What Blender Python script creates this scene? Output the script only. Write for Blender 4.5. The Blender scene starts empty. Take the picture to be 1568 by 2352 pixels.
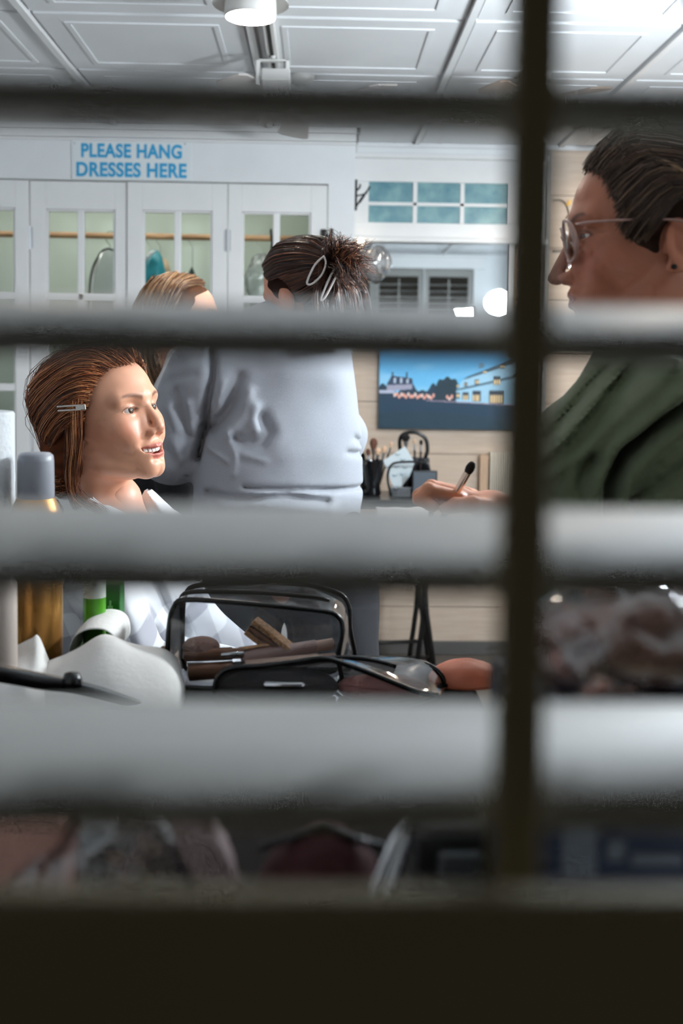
import bpy, bmesh, math, random
import numpy as np
from mathutils import Vector, Matrix, Euler
random.seed(7)
RNG = np.random.default_rng(11)
SC = bpy.context.scene
COL = SC.collection

# ---------------------------------------------------------------- camera
F_PX, W_PX, H_PX = 2460.0, 1568.0, 2352.0
CAM_Z = 1.34
YAW, PITCH, ROLL = math.radians(1.3), math.radians(3.5), 0.0135
PPX, PPY = 784.0, 1000.0            # principal point (the photo's verticals were straightened)
cam_data = bpy.data.cameras.new('camera')
cam = bpy.data.objects.new('camera', cam_data)
COL.objects.link(cam)
SC.camera = cam
cam_data.sensor_fit = 'VERTICAL'
cam_data.sensor_height = 36.0
cam_data.sensor_width = 24.0
cam_data.lens = F_PX / H_PX * 36.0
cam_data.shift_x = 0.0
cam_data.shift_y = -(H_PX / 2 - PPY) / H_PX
cam_data.clip_start = 0.02
CAM_ROT = (Matrix.Rotation(-YAW, 4, 'Z') @ Matrix.Rotation(math.pi / 2 - PITCH, 4, 'X') @ Matrix.Rotation(ROLL, 4, 'Z'))
cam.matrix_world = Matrix.Translation((0, 0, CAM_Z)) @ CAM_ROT
cam_data.dof.use_dof = True
cam_data.dof.focus_distance = 1.85
cam_data.dof.aperture_fstop = cam_data.lens / 8.6
R3 = np.array(CAM_ROT.to_3x3())

def P(px, py, d):
    """World point at world depth y=d on the line of sight of photo pixel (px, py)."""
    v = R3 @ np.array([(px - PPX) / F_PX, -(py - PPY) / F_PX, -1.0])
    return np.array([0, 0, CAM_Z]) + v * (d / v[1])

def PX(p):
    v = R3.T @ (np.array(p) - np.array([0, 0, CAM_Z]))
    return PPX + F_PX * v[0] / -v[2], PPY - F_PX * v[1] / -v[2]

# ---------------------------------------------------------------- world, exposure
world = bpy.data.worlds.new('night')
SC.world = world
world.use_nodes = True
bg = world.node_tree.nodes['Background']
bg.inputs[0].default_value = (1.0, 0.95, 0.82, 1)
bg.inputs[1].default_value = 0.036
SC.view_settings.view_transform = 'Standard'
SC.view_settings.look = 'None'
SC.view_settings.gamma = 1.0
SC.view_settings.exposure = 0.0
SC.view_settings.use_curve_mapping = False
SC.cycles.max_bounces = 6
SC.cycles.diffuse_bounces = 3
SC.cycles.glossy_bounces = 3
SC.cycles.transmission_bounces = 4
SC.cycles.transparent_max_bounces = 14
SC.cycles.caustics_reflective = False
SC.cycles.caustics_refractive = False
SC.cycles.sample_clamp_indirect = 4.0
SC.cycles.use_denoising = True
SC.cycles.use_adaptive_sampling = True
SC.cycles.adaptive_threshold = 0.08
SC.cycles.adaptive_min_samples = 12
LAMP_POWER = 150.0      # luminance of the ceiling lamp diffusers
KEY_POWER = 290.0       # luminance of the two make-up lights

# ---------------------------------------------------------------- materials
MATS = {}
def srgb(r, g, b):
    def c(v):
        v /= 255.0
        return v / 12.92 if v <= 0.04045 else ((v + 0.055) / 1.055) ** 2.4
    return (c(r), c(g), c(b))

def mat(name, col, rough=0.5, metal=0.0, spec=0.5, trans=0.0, alpha=1.0, emit=None, estr=0.0,
        var=0.0, vscale=30.0, bump=0.0, bscale=200.0, stretch=None, attr=None, sss=0.0, coat=0.0, sheen=0.0, vcol=None):
    m = bpy.data.materials.new(name); m.use_nodes = True
    nt = m.node_tree; b = nt.nodes['Principled BSDF']
    I = b.inputs
    I['Base Color'].default_value = (*col, 1); I['Roughness'].default_value = rough
    I['Metallic'].default_value = metal; I['Specular IOR Level'].default_value = spec
    I['Transmission Weight'].default_value = trans; I['Alpha'].default_value = alpha
    I['Coat Weight'].default_value = coat; I['Sheen Weight'].default_value = sheen
    if sss:
        I['Subsurface Weight'].default_value = sss
        I['Subsurface Radius'].default_value = (1.0, 0.35, 0.2)
        I['Subsurface Scale'].default_value = 0.006
    if emit:
        I['Emission Color'].default_value = (*emit, 1); I['Emission Strength'].default_value = estr
    src = None
    if attr:
        a = nt.nodes.new('ShaderNodeAttribute'); a.attribute_name = attr; src = a.outputs['Color']
        nt.links.new(src, I['Base Color'])
    if var or bump:
        tc = nt.nodes.new('ShaderNodeTexCoord'); mp = nt.nodes.new('ShaderNodeMapping')
        nt.links.new(tc.outputs['Object'], mp.inputs['Vector'])
        if stretch: mp.inputs['Scale'].default_value = stretch
    if var:
        n = nt.nodes.new('ShaderNodeTexNoise'); n.inputs['Scale'].default_value = vscale; n.inputs['Detail'].default_value = 5
        nt.links.new(mp.outputs[0], n.inputs['Vector'])
        r = nt.nodes.new('ShaderNodeMapRange'); r.inputs['To Min'].default_value = 1 - var; r.inputs['To Max'].default_value = 1 + var
        r.inputs['From Min'].default_value = .3; r.inputs['From Max'].default_value = .7
        nt.links.new(n.outputs['Fac'], r.inputs['Value'])
        mx = nt.nodes.new('ShaderNodeMix'); mx.data_type = 'RGBA'; mx.blend_type = 'MULTIPLY'; mx.inputs['Factor'].default_value = 1
        if src is not None: nt.links.new(src, mx.inputs['A'])
        else: mx.inputs['A'].default_value = (*col, 1)
        if vcol:
            mx.blend_type = 'MIX'; mx.inputs['B'].default_value = (*vcol, 1)
            r.inputs['To Min'].default_value = 0; r.inputs['To Max'].default_value = 1
            nt.links.new(r.outputs[0], mx.inputs['Factor'])
        else:
            nt.links.new(r.outputs[0], mx.inputs['B'])
        nt.links.new(mx.outputs['Result'], I['Base Color'])
    if bump:
        n2 = nt.nodes.new('ShaderNodeTexNoise'); n2.inputs['Scale'].default_value = bscale; n2.inputs['Detail'].default_value = 4
        nt.links.new(mp.outputs[0], n2.inputs['Vector'])
        bp = nt.nodes.new('ShaderNodeBump'); bp.inputs['Strength'].default_value = min(1, bump * 4); bp.inputs['Distance'].default_value = 0.002
        nt.links.new(n2.outputs['Fac'], bp.inputs['Height']); nt.links.new(bp.outputs[0], I['Normal'])
    MATS[name] = m
    return m

def film(name, tint=(1, 1, 1), refl=0.12, rough=0.1, haze=0.0, hcol=(0.8, 0.8, 0.8)):
    """Thin clear sheet (pane, plastic): lets light straight through, reflects a little, may be milky."""
    m = bpy.data.materials.new(name); m.use_nodes = True
    nt = m.node_tree; nt.nodes.clear()
    o = nt.nodes.new('ShaderNodeOutputMaterial'); t = nt.nodes.new('ShaderNodeBsdfTransparent'); t.inputs[0].default_value = (*tint, 1)
    g = nt.nodes.new('ShaderNodeBsdfGlossy'); g.inputs['Roughness'].default_value = rough
    lw = nt.nodes.new('ShaderNodeFresnel'); lw.inputs['IOR'].default_value = 1.5
    mr = nt.nodes.new('ShaderNodeMath'); mr.operation = 'MULTIPLY_ADD'; mr.inputs[1].default_value = 1.0; mr.inputs[2].default_value = refl - 0.04
    mr.use_clamp = True
    nt.links.new(lw.outputs[0], mr.inputs[0])
    x = nt.nodes.new('ShaderNodeMixShader'); nt.links.new(mr.outputs[0], x.inputs[0])
    base = t.outputs[0]
    if haze:
        d = nt.nodes.new('ShaderNodeBsdfDiffuse'); d.inputs[0].default_value = (*hcol, 1)
        tl = nt.nodes.new('ShaderNodeBsdfTranslucent'); tl.inputs[0].default_value = (*hcol, 1)
        x0 = nt.nodes.new('ShaderNodeMixShader'); x0.inputs[0].default_value = .5
        nt.links.new(d.outputs[0], x0.inputs[1]); nt.links.new(tl.outputs[0], x0.inputs[2])
        x2 = nt.nodes.new('ShaderNodeMixShader'); x2.inputs[0].default_value = haze
        nt.links.new(t.outputs[0], x2.inputs[1]); nt.links.new(x0.outputs[0], x2.inputs[2]); base = x2.outputs[0]
    nt.links.new(base, x.inputs[1]); nt.links.new(g.outputs[0], x.inputs[2]); nt.links.new(x.outputs[0], o.inputs[0])
    MATS[name] = m
    return m

# ---------------------------------------------------------------- mesh helpers
class MB:
    """Collects geometry for ONE mesh object."""
    def __init__(s): s.v = []; s.f = []; s.m = []
    def add(s, vs, fs, mi=0):
        o = len(s.v); s.v.extend([tuple(map(float, p)) for p in vs]); s.f.extend([tuple(i + o for i in f) for f in fs]); s.m.extend([mi] * len(fs)); return s
    def box(s, a, b, mi=0, M=None):
        x0, y0, z0 = a; x1, y1, z1 = b
        vs = [(x0, y0, z0), (x1, y0, z0), (x1, y1, z0), (x0, y1, z0), (x0, y0, z1), (x1, y0, z1), (x1, y1, z1), (x0, y1, z1)]
        if M is not None: vs = [tuple(M @ Vector(p)) for p in vs]
        return s.add(vs, [(0, 3, 2, 1), (4, 5, 6, 7), (0, 1, 5, 4), (1, 2, 6, 5), (2, 3, 7, 6), (3, 0, 4, 7)], mi)
    def tube(s, pts, r, n=8, cap=True, mi=0, closed=False):
        pts = [np.array(p, float) for p in pts]; k = len(pts)
        rr = [r] * k if np.isscalar(r) else list(r)
        rings = []; up = None
        for i in range(k):
            a = pts[(i - 1) % k if closed else max(i - 1, 0)]; b = pts[(i + 1) % k if closed else min(i + 1, k - 1)]
            t = b - a; t = t / (np.linalg.norm(t) + 1e-12)
            if up is None:
                up = np.array([0, 0, 1.0]) if abs(t[2]) < .9 else np.array([1.0, 0, 0])
            u = np.cross(up, t); u /= np.linalg.norm(u) + 1e-12
            w = np.cross(t, u); up = w
            rings.append([pts[i] + rr[i] * (math.cos(q) * u + math.sin(q) * w) for q in np.linspace(0, 2 * math.pi, n, endpoint=False)])
        vs = [p for R in rings for p in R]; fs = []
        for i in range(k if closed else k - 1):
            j = (i + 1) % k
            for q in range(n):
                fs.append((i * n + q, i * n + (q + 1) % n, j * n + (q + 1) % n, j * n + q))
        if cap and not closed:
            fs.append(tuple(range(n))[::-1]); fs.append(tuple((k - 1) * n + q for q in range(n)))
        return s.add(vs, fs, mi)
    def lathe(s, prof, n=24, origin=(0, 0, 0), axis='z', mi=0):
        vs = []; fs = []; k = len(prof)
        for r, h in prof:
            for q in range(n):
                a = 2 * math.pi * q / n
                x, y, z = r * math.cos(a), r * math.sin(a), h
                if axis == 'y': x, y, z = x, z, y
                if axis == 'x': x, y, z = z, y, x
                vs.append((x + origin[0], y + origin[1], z + origin[2]))
        for i in range(k - 1):
            for q in range(n):
                fs.append((i * n + q, i * n + (q + 1) % n, (i + 1) * n + (q + 1) % n, (i + 1) * n + q))
        if prof[0][0] > 1e-5: fs.append(tuple(range(n))[::-1])
        if prof[-1][0] > 1e-5: fs.append(tuple((k - 1) * n + q for q in range(n)))
        return s.add(vs, fs, mi)
    def prism(s, poly, a, b, plane='xz', mi=0):
        """Extrude 2D polygon between a and b on the remaining axis."""
        def mk(p, h):
            return {'xz': (p[0], h, p[1]), 'xy': (p[0], p[1], h), 'yz': (h, p[0], p[1])}[plane]
        n = len(poly); vs = [mk(p, a) for p in poly] + [mk(p, b) for p in poly]
        fs = [tuple(range(n)), tuple(range(2 * n - 1, n - 1, -1))] + [(i, (i + 1) % n, (i + 1) % n + n, i + n) for i in range(n)]
        return s.add(vs, fs, mi)
    def mesh(s, name):
        me = bpy.data.meshes.new(name); me.from_pydata(s.v, [], s.f)
        if any(s.m): me.polygons.foreach_set('material_index', s.m)
        me.update(); return me
    def build(s, name, mats, parent=None, bevel=0.0, smooth=False, seg=2, recalc=True, angle=None):
        me = s.mesh(name)
        if recalc:
            bm = bmesh.new(); bm.from_mesh(me); bmesh.ops.recalc_face_normals(bm, faces=bm.faces); bm.to_mesh(me); bm.free()
        return link(name, me, mats, parent, bevel, smooth, seg, angle)

def link(name, me, mats, parent=None, bevel=0.0, smooth=False, seg=2, angle=None):
    o = bpy.data.objects.new(name, me); COL.objects.link(o)
    for m in (mats if isinstance(mats, (list, tuple)) else [mats]): me.materials.append(m)
    if parent is not None: o.parent = parent
    if bevel:
        md = o.modifiers.new('bevel', 'BEVEL'); md.width = bevel; md.segments = seg; md.limit_method = 'ANGLE'; md.angle_limit = math.radians(40)
    if smooth:
        me.polygons.foreach_set('use_smooth', [True] * len(me.polygons))
        if angle is not None:
            try: me.set_sharp_from_angle(angle=math.radians(angle))
            except Exception: pass
    return o

def empty(name, loc=(0, 0, 0), rot=(0, 0, 0)):
    o = bpy.data.objects.new(name, None); COL.objects.link(o); o.location = loc; o.rotation_euler = rot; o.empty_display_size = .05
    return o

def tag(o, label=None, cat=None, group=None, kind=None):
    if label: o['label'] = label
    if cat: o['category'] = cat
    if group: o['group'] = group
    if kind: o['kind'] = kind
    return o

def copy_tree(o, parent=None):
    c = o.copy(); COL.objects.link(c)
    if parent is not None: c.parent = parent
    for ch in list(o.children): copy_tree(ch, c)
    return c

def npmesh(name, V, Fq, attr=None, mats=None, parent=None, smooth=True):
    """numpy verts (N,3) and faces (M,3|4) -> object, optional per-vertex colour attribute 'col'."""
    V = np.asarray(V, np.float32); Fq = np.asarray(Fq, np.int32); k = Fq.shape[1]
    me = bpy.data.meshes.new(name)
    me.vertices.add(len(V)); me.vertices.foreach_set('co', V.ravel())
    me.loops.add(Fq.size); me.loops.foreach_set('vertex_index', Fq.ravel())
    me.polygons.add(len(Fq)); me.polygons.foreach_set('loop_start', np.arange(0, Fq.size, k, dtype=np.int32))
    me.polygons.foreach_set('loop_total', np.full(len(Fq), k, np.int32))
    if smooth: me.polygons.foreach_set('use_smooth', np.ones(len(Fq), bool))
    me.update(calc_edges=True); me.validate()
    if attr is not None:
        a = me.color_attributes.new('col', 'FLOAT_COLOR', 'POINT')
        c = np.ones((len(V), 4), np.float32); c[:, :3] = attr
        a.data.foreach_set('color', c.ravel())
    return link(name, me, mats if mats is not None else [], parent)

# ---------------------------------------------------------------- signed-distance modelling
def smin(a, b, k):
    h = np.clip(.5 + .5 * (b - a) / k, 0, 1); return b * (1 - h) + a * h - k * h * (1 - h)
def smax(a, b, k): return -smin(-a, -b, k)
def ell(p, c, r, R=None):
    q = p - np.asarray(c, np.float32)
    if R is not None: q = q @ np.asarray(R, np.float32)      # columns of R = local axes
    r = np.asarray(r, np.float32)
    k0 = np.sqrt(((q / r) ** 2).sum(-1)); k1 = np.sqrt(((q / (r * r)) ** 2).sum(-1)) + 1e-9
    return k0 * (k0 - 1) / k1
def sph(p, c, r): return np.sqrt(((p - np.asarray(c, np.float32)) ** 2).sum(-1)) - r
def cap(p, a, b, ra, rb=None, flat=None):
    a = np.asarray(a, np.float32); b = np.asarray(b, np.float32); rb = ra if rb is None else rb
    pa = p - a; ba = b - a; h = np.clip((pa @ ba) / (ba @ ba), 0, 1)
    d = pa - h[..., None] * ba
    return np.sqrt((d ** 2).sum(-1)) - (ra + (rb - ra) * h)
def chain(p, pts, rs, k=0.01):
    d = None
    for i in range(len(pts) - 1):
        c = cap(p, pts[i], pts[i + 1], rs[i], rs[i + 1]); d = c if d is None else smin(d, c, k)
    return d
def rotm(axis, deg):
    return np.array(Matrix.Rotation(math.radians(deg), 3, axis))

def vnoise(p, s, seed=0):
    """cheap smooth noise in about [-1,1] from sums of sines"""
    r = np.random.default_rng(seed); o = 0
    for i in range(5):
        k = r.normal(size=3); k = k / np.linalg.norm(k) * s * (0.7 + .6 * r.random()); o = o + np.sin(p @ k.astype(np.float32) + r.random() * 6.28)
    return o / 2.6

def nets(f, lo, hi, h):
    """Surface nets of sdf f over a box; evaluates finely only near the surface."""
    lo = np.array(lo, float); hi = np.array(hi, float)
    B = 4
    n = np.ceil((hi - lo) / (h * B)).astype(int) * B + 1
    ax = [lo[i] + h * np.arange(n[i]) for i in range(3)]
    cs = [a[::B] for a in ax]
    G = np.stack(np.meshgrid(*cs, indexing='ij'), -1).astype(np.float32)
    cv = f(G.reshape(-1, 3)).reshape(G.shape[:3])
    V = np.repeat(np.repeat(np.repeat(cv, B, 0), B, 1), B, 2)[:n[0], :n[1], :n[2]].copy()
    near = np.abs(cv) < h * B * 2.2
    m = np.repeat(np.repeat(np.repeat(near, B, 0), B, 1), B, 2)
    # block (i) of nodes i*B..i*B+B-1
    m = m[:n[0], :n[1], :n[2]]
    # dilate by one block backwards so that cells are fully covered
    nb = near.copy()
    for axx in range(3):
        s1 = np.roll(nb, -1, axx)
        idx = [slice(None)] * 3; idx[axx] = -1; s1[tuple(idx)] = False
        nb = nb | s1
    m = np.repeat(np.repeat(np.repeat(nb, B, 0), B, 1), B, 2)[:n[0], :n[1], :n[2]]
    I = np.argwhere(m)
    for c in range(0, len(I), 400000):
        q = I[c:c + 400000]
        pts = np.stack([ax[k][q[:, k]] for k in range(3)], -1).astype(np.float32)
        V[q[:, 0], q[:, 1], q[:, 2]] = f(pts)
    S = V < 0
    c8 = S[:-1, :-1, :-1].astype(np.int8)
    tot = np.zeros_like(c8)
    offs = [(i, j, k) for i in (0, 1) for j in (0, 1) for k in (0, 1)]
    sh = np.array(S.shape) - 1
    for (i, j, k) in offs: tot += S[i:i + sh[0], j:j + sh[1], k:k + sh[2]]
    act = (tot > 0) & (tot < 8)
    C = np.argwhere(act); idx = -np.ones(act.shape, np.int64); idx[tuple(C.T)] = np.arange(len(C))
    acc = np.zeros((len(C), 3)); cnt = np.zeros(len(C))
    for a in offs:
        for axx in range(3):
            if a[axx]: continue
            b = list(a); b[axx] = 1
            va = V[C[:, 0] + a[0], C[:, 1] + a[1], C[:, 2] + a[2]]; vb = V[C[:, 0] + b[0], C[:, 1] + b[1], C[:, 2] + b[2]]
            x = (va < 0) != (vb < 0)
            t = np.where(x, va / (va - vb + 1e-20), 0)
            pos = np.tile(np.array(a, float), (len(C), 1)); pos[:, axx] = t
            acc[x] += pos[x]; cnt[x] += 1
    verts = lo + h * (C + acc / np.maximum(cnt, 1)[:, None])
    faces = []
    for axx in range(3):
        u, w = [(1, 2), (2, 0), (0, 1)][axx]
        s0 = [slice(None)] * 3; s1 = [slice(None)] * 3; s0[axx] = slice(0, -1); s1[axx] = slice(1, None)
        e = S[tuple(s0)] != S[tuple(s1)]
        E = np.argwhere(e)
        E = E[(E[:, u] > 0) & (E[:, w] > 0) & (E[:, u] < S.shape[u] - 1) & (E[:, w] < S.shape[w] - 1)]
        du = np.zeros(3, int); du[u] = 1; dw = np.zeros(3, int); dw[w] = 1
        q = [E - du - dw, E - dw, E, E - du]
        ids = np.stack([idx[tuple(t.T)] for t in q], -1)
        ok = (ids >= 0).all(1); ids = ids[ok]; inside = S[tuple(E[ok].T)]
        ids[~inside] = ids[~inside][:, ::-1]
        faces.append(ids)
    return verts.astype(np.float32), np.concatenate(faces).astype(np.int32)

def relax(V, Fq, it=2, lam=0.5):
    V = V.astype(np.float64); n = len(V)
    a = Fq.ravel(); b = np.roll(Fq, -1, 1).ravel()
    for _ in range(it):
        s = np.zeros_like(V); c = np.zeros(n)
        for i, j in ((a, b), (b, a)):
            for k in range(3): s[:, k] += np.bincount(i, V[j, k], n)
            c += np.bincount(i, minlength=n)
        V = V + lam * (s / np.maximum(c, 1)[:, None] - V)
    return V.astype(np.float32)

# ---------------------------------------------------------------- strands
def catmull(pts, m):
    """(…,K,3) control points -> (…,m,3)"""
    pts = np.asarray(pts, float); K = pts.shape[-2]
    t = np.linspace(0, K - 1, m); i = np.clip(t.astype(int), 0, K - 2); f = (t - i)[:, None]
    def g(j): return pts[..., np.clip(j, 0, K - 1), :]
    p0, p1, p2, p3 = g(i - 1), g(i), g(i + 1), g(i + 2)
    p0 = np.where((i == 0)[:, None], 2 * p1 - p2, p0); p3 = np.where((i == K - 2)[:, None], 2 * p2 - p1, p3)
    return .5 * (2 * p1 + (p2 - p0) * f + (2 * p0 - 5 * p1 + 4 * p2 - p3) * f ** 2 + (3 * p1 - p0 - 3 * p2 + p3) * f ** 3)

def tubes(S, r, cols, sides=3, taper=0.35):
    """S (N,M,3) strands -> verts, quads, colours"""
    N, M, _ = S.shape
    T = np.gradient(S, axis=1); T /= np.linalg.norm(T, axis=-1, keepdims=True) + 1e-12
    ref = RNG.normal(size=(N, 1, 3)); U = np.cross(T, ref); U /= np.linalg.norm(U, axis=-1, keepdims=True) + 1e-12
    Wv = np.cross(T, U)
    t = np.linspace(0, 1, M); rad = (np.asarray(r).reshape(-1, 1) * np.clip(1 - (1 - taper) * np.clip((t - .6) / .4, 0, 1), 0, 1)[None])[..., None]
    V = np.stack([S + rad * (math.cos(a) * U + math.sin(a) * Wv) for a in np.arange(sides) * 2 * math.pi / sides], 2)   # N,M,s,3
    base = (np.arange(N)[:, None, None] * M + np.arange(M - 1)[None, :, None]) * sides
    q = np.arange(sides)[None, None]; q2 = (q + 1) % sides
    F_ = np.stack([base + q, base + q2, base + sides + q2, base + sides + q], -1).reshape(-1, 4)
    C = np.repeat(cols[:, None], M * sides, 1).reshape(-1, 3)
    return V.reshape(-1, 3), F_, C

def sheet(guides, n, m=14, thick=0.004, jit=0.002, clumps=40, clump=0.5, cen=None):
    """strands between neighbouring guide lines. guides: list of (K,3) lists"""
    G = np.stack([catmull(np.array(g), m) for g in guides])            # g,m,3
    gs = len(G)
    s = RNG.random(n) * (gs - 1)
    cc = np.sort(RNG.random(clumps)) * (gs - 1)
    near = cc[np.abs(s[:, None] - cc[None]).argmin(1)]
    t = np.linspace(0, 1, m)
    st = s[:, None] + (near - s)[:, None] * clump * t[None] ** .7
    i = np.clip(st.astype(int), 0, gs - 2); f = (st - i)[..., None]
    mi = np.arange(m)[None]
    g = lambda j: G[np.clip(j, 0, gs - 1), mi]
    p0, p1, p2, p3 = g(i - 1), g(i), g(i + 1), g(i + 2)
    S = .5 * (2 * p1 + (p2 - p0) * f + (2 * p0 - 5 * p1 + 4 * p2 - p3) * f ** 2 + (3 * p1 - p0 - 3 * p2 + p3) * f ** 3) if gs > 2 else p1 + (p2 - p1) * f
    off = RNG.normal(size=(n, 1, 3)) * jit + RNG.normal(size=(n, 1, 3)) * jit * .8 * np.sin(t * 5 + RNG.random((n, 1)) * 6)[..., None]
    if cen is not None:
        d = S - np.array(cen); d /= np.linalg.norm(d, axis=-1, keepdims=True); off = off + d * (RNG.random((n, 1, 1)) - .3) * thick
    return S + off

def hair_cols(n, base, light, dark, pl=.25, pd=.3):
    base, light, dark = map(np.array, (base, light, dark)); u = RNG.random(n)
    c = np.tile(base, (n, 1)) * (1 + .25 * RNG.normal(size=(n, 1)))
    c = np.where((u < pl)[:, None], light * (1 + .15 * RNG.normal(size=(n, 1))), c); c = np.where((u > 1 - pd)[:, None], dark, c)
    return np.clip(c, 0.002, 1)

def tobody(V, M4):
    M_ = np.array(M4); return V @ M_[:3, :3].T + M_[:3, 3]
# ---------------------------------------------------------------- palette
white = mat('white_paint', srgb(236, 238, 240), .42, var=.025, vscale=6)
white_gloss = mat('white_gloss_paint', srgb(240, 240, 240), .30, var=.02, vscale=8)
ceil_m = mat('ceiling_paint', srgb(236, 238, 240), .55, var=.02, vscale=5)
dark_gap = mat('dark_gap', srgb(40, 38, 36), .9)
closet_m = mat('closet_interior_paint', srgb(212, 222, 210), .7)
rod_m = mat('pine_rod', srgb(186, 146, 108), .5, var=.15, vscale=12, stretch=(1, 12, 12))
ship_a = mat('whitewashed_pine', srgb(214, 196, 178), .55, var=1, vscale=4, stretch=(1.2, 8, 14), vcol=srgb(198, 176, 156), bump=.12, bscale=60)
black_iron = mat('black_iron', srgb(28, 27, 27), .5, metal=.4)
black_plastic = mat('black_plastic', srgb(18, 18, 20), .25)
black_gloss = mat('black_gloss', srgb(12, 13, 16), .08, coat=.5)
chrome = mat('chrome', srgb(205, 205, 208), .15, metal=1)
hinge_m = mat('painted_hinge', srgb(205, 208, 212), .35, metal=.3)
floor_m = mat('dark_vinyl_floor', srgb(88, 82, 76), .5, var=.15, vscale=5)
base_m = mat('grey_baseboard', srgb(86, 84, 82), .5, var=.08, vscale=9)
glass_m = film('door_glass', (.97, .985, .97), .0, .08)
CEIL = 2.385
YF, YC, YB = 0.335, 4.72, 5.0
XL, XR = -2.0, 2.3

# ---------------------------------------------------------------- floor, ceiling, walls
f = MB().box((XL - .1, .2, -.1), (XR + .1, 5.4, 0)).build('floor', floor_m); tag(f, 'dark vinyl floor of the room', kind='structure')

ce = MB().box((XL - .1, .2, CEIL + .012), (XR + .1, 5.45, CEIL + .1)).build('ceiling', ceil_m); tag(ce, 'white panelled ceiling', kind='structure')
TX, TY = .66, .61
tx0 = P(1104, 0, 3.04)[0] - .0
def tile_mesh():
    m = MB(); a, b = TX / 2 - .021, TY / 2 - .012
    # flat field, raised frame moulding
    m.box((-a, -b, 0), (a, b, .012))
    for (x0, y0, x1, y1) in ((-a + .075, -b + .07, a - .075, -b + .086), (-a + .075, b - .086, a - .075, b - .07), (-a + .075, -b + .086, -a + .091, b - .086), (a - .091, -b + .086, a - .075, b - .086)):
        m.box((x0, y0, -.0035), (x1, y1, 0))
    return m.mesh('ceiling_tile')
tm = tile_mesh(); tm.materials.append(ceil_m)
ty0 = 3.26
cols_ = range(-4, 4); rows_ = range(-5, 4)
for i in cols_:
    for j in rows_:
        cx, cy = tx0 + (i + .5) * TX, ty0 + (j + .5) * TY
        if cx - TX / 2 < XL or cx + TX / 2 > XR + .2 or cy - TY / 2 < .1 or cy + TY / 2 > 5.4: continue
        t = bpy.data.objects.new('ceiling_tile', tm); COL.objects.link(t); t.location = (cx, cy, CEIL); t.parent = ce
bm_ = MB()
for k, sgn in ((-.021, 1), (.021, -1)):
    pass
lm = MB().box((-.011, .36, -.012), (.011, 5.38, .012)).mesh('ceiling_batten'); lm.materials.append(white_gloss)
for i in range(-4, 5):
    x = tx0 + i * TX
    if XL < x < XR:
        b = bpy.data.objects.new('ceiling_batten', lm); COL.objects.link(b); b.location = (x, 0, CEIL); b.parent = ce

# window wall, with the openings of the three louvred panels
PAN = [(-.16, .451), (.541, .89), (.988, 1.34)]      # louvre zones
ZB, ZT = 1.150, 2.185
wf = MB()
xs = sorted([(a - .045, b + .045) for a, b in PAN])
wf.box((XL, .20, 0), (XR, YF, 1.03)); wf.box((XL, .20, ZT + .07), (XR, YF, CEIL + .02))
edges = [XL] + [v for p in xs for v in p] + [XR]
for k in range(0, len(edges), 2):
    if edges[k + 1] - edges[k] > .004: wf.box((edges[k], .20, 1.03), (edges[k + 1], YF, ZT + .07))
o = wf.build('wall_front', white); tag(o, 'white window wall holding the louvred shutters', kind='structure')
tr = MB().box((-.30, YF, ZT + .07), (1.48, YF + .022, ZT + .17)).box((-.32, YF, ZT + .17), (1.50, YF + .04, ZT + .195)).box((-.30, YF, .98), (1.48, YF + .02, 1.06))
o = tr.build('trim_1', white_gloss, bevel=.003); tag(o, 'white window casing over the shutters', kind='structure')

o = MB().box((XL - .1, .2, 0), (XL, 5.4, CEIL + .05)).build('wall_left', white); tag(o, 'plain white side wall', kind='structure')
o = MB().box((XR, .2, 0), (XR + .1, 5.4, CEIL + .05)).build('wall_right', white); tag(o, 'plain white side wall', kind='structure')

# back wall of whitewashed boards
XC = P(815, 420, YC)[0]              # closet corner
wb = MB().box((XC - .05, YB + .02, 0), (XR, YB + .1, CEIL + .05)).build('wall_back', dark_gap); tag(wb, 'back wall of whitewashed horizontal pine boards', kind='structure')
zl = P(900, 923, YB)[2]; BH = .2415
zl0 = zl - BH * 5
brd = MB().box((0, 0, .0016), (1.0, .02, BH - .0016)).mesh('wall_board'); brd.materials.append(ship_a)
k = 0
z = zl0
while z < CEIL:
    lo = max(z, 0.0)
    cuts = {0: [XC - .05, .95, XR], 1: [XC - .05, 1.35, XR]}[k % 2]
    for a, b in zip(cuts[:-1], cuts[1:]):
        m = MB().box((a + .0008, YB, lo + .0016), (b - .0008, YB + .02, min(z + BH, CEIL) - .0016)).build('wall_board', ship_a, wb)
    z += BH; k += 1
o = MB().box((XC, YB - .014, 0), (XR, YB, P(1000, 1471, YB)[2])).build('baseboard_back', base_m, bevel=.003); tag(o, 'dark grey baseboard', kind='structure')
o = MB().box((XC, YB - .03, CEIL - .022), (XR, YB, CEIL)).build('trim_2', white, bevel=.004); tag(o, 'white crown trim on the back wall', kind='structure')

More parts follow.
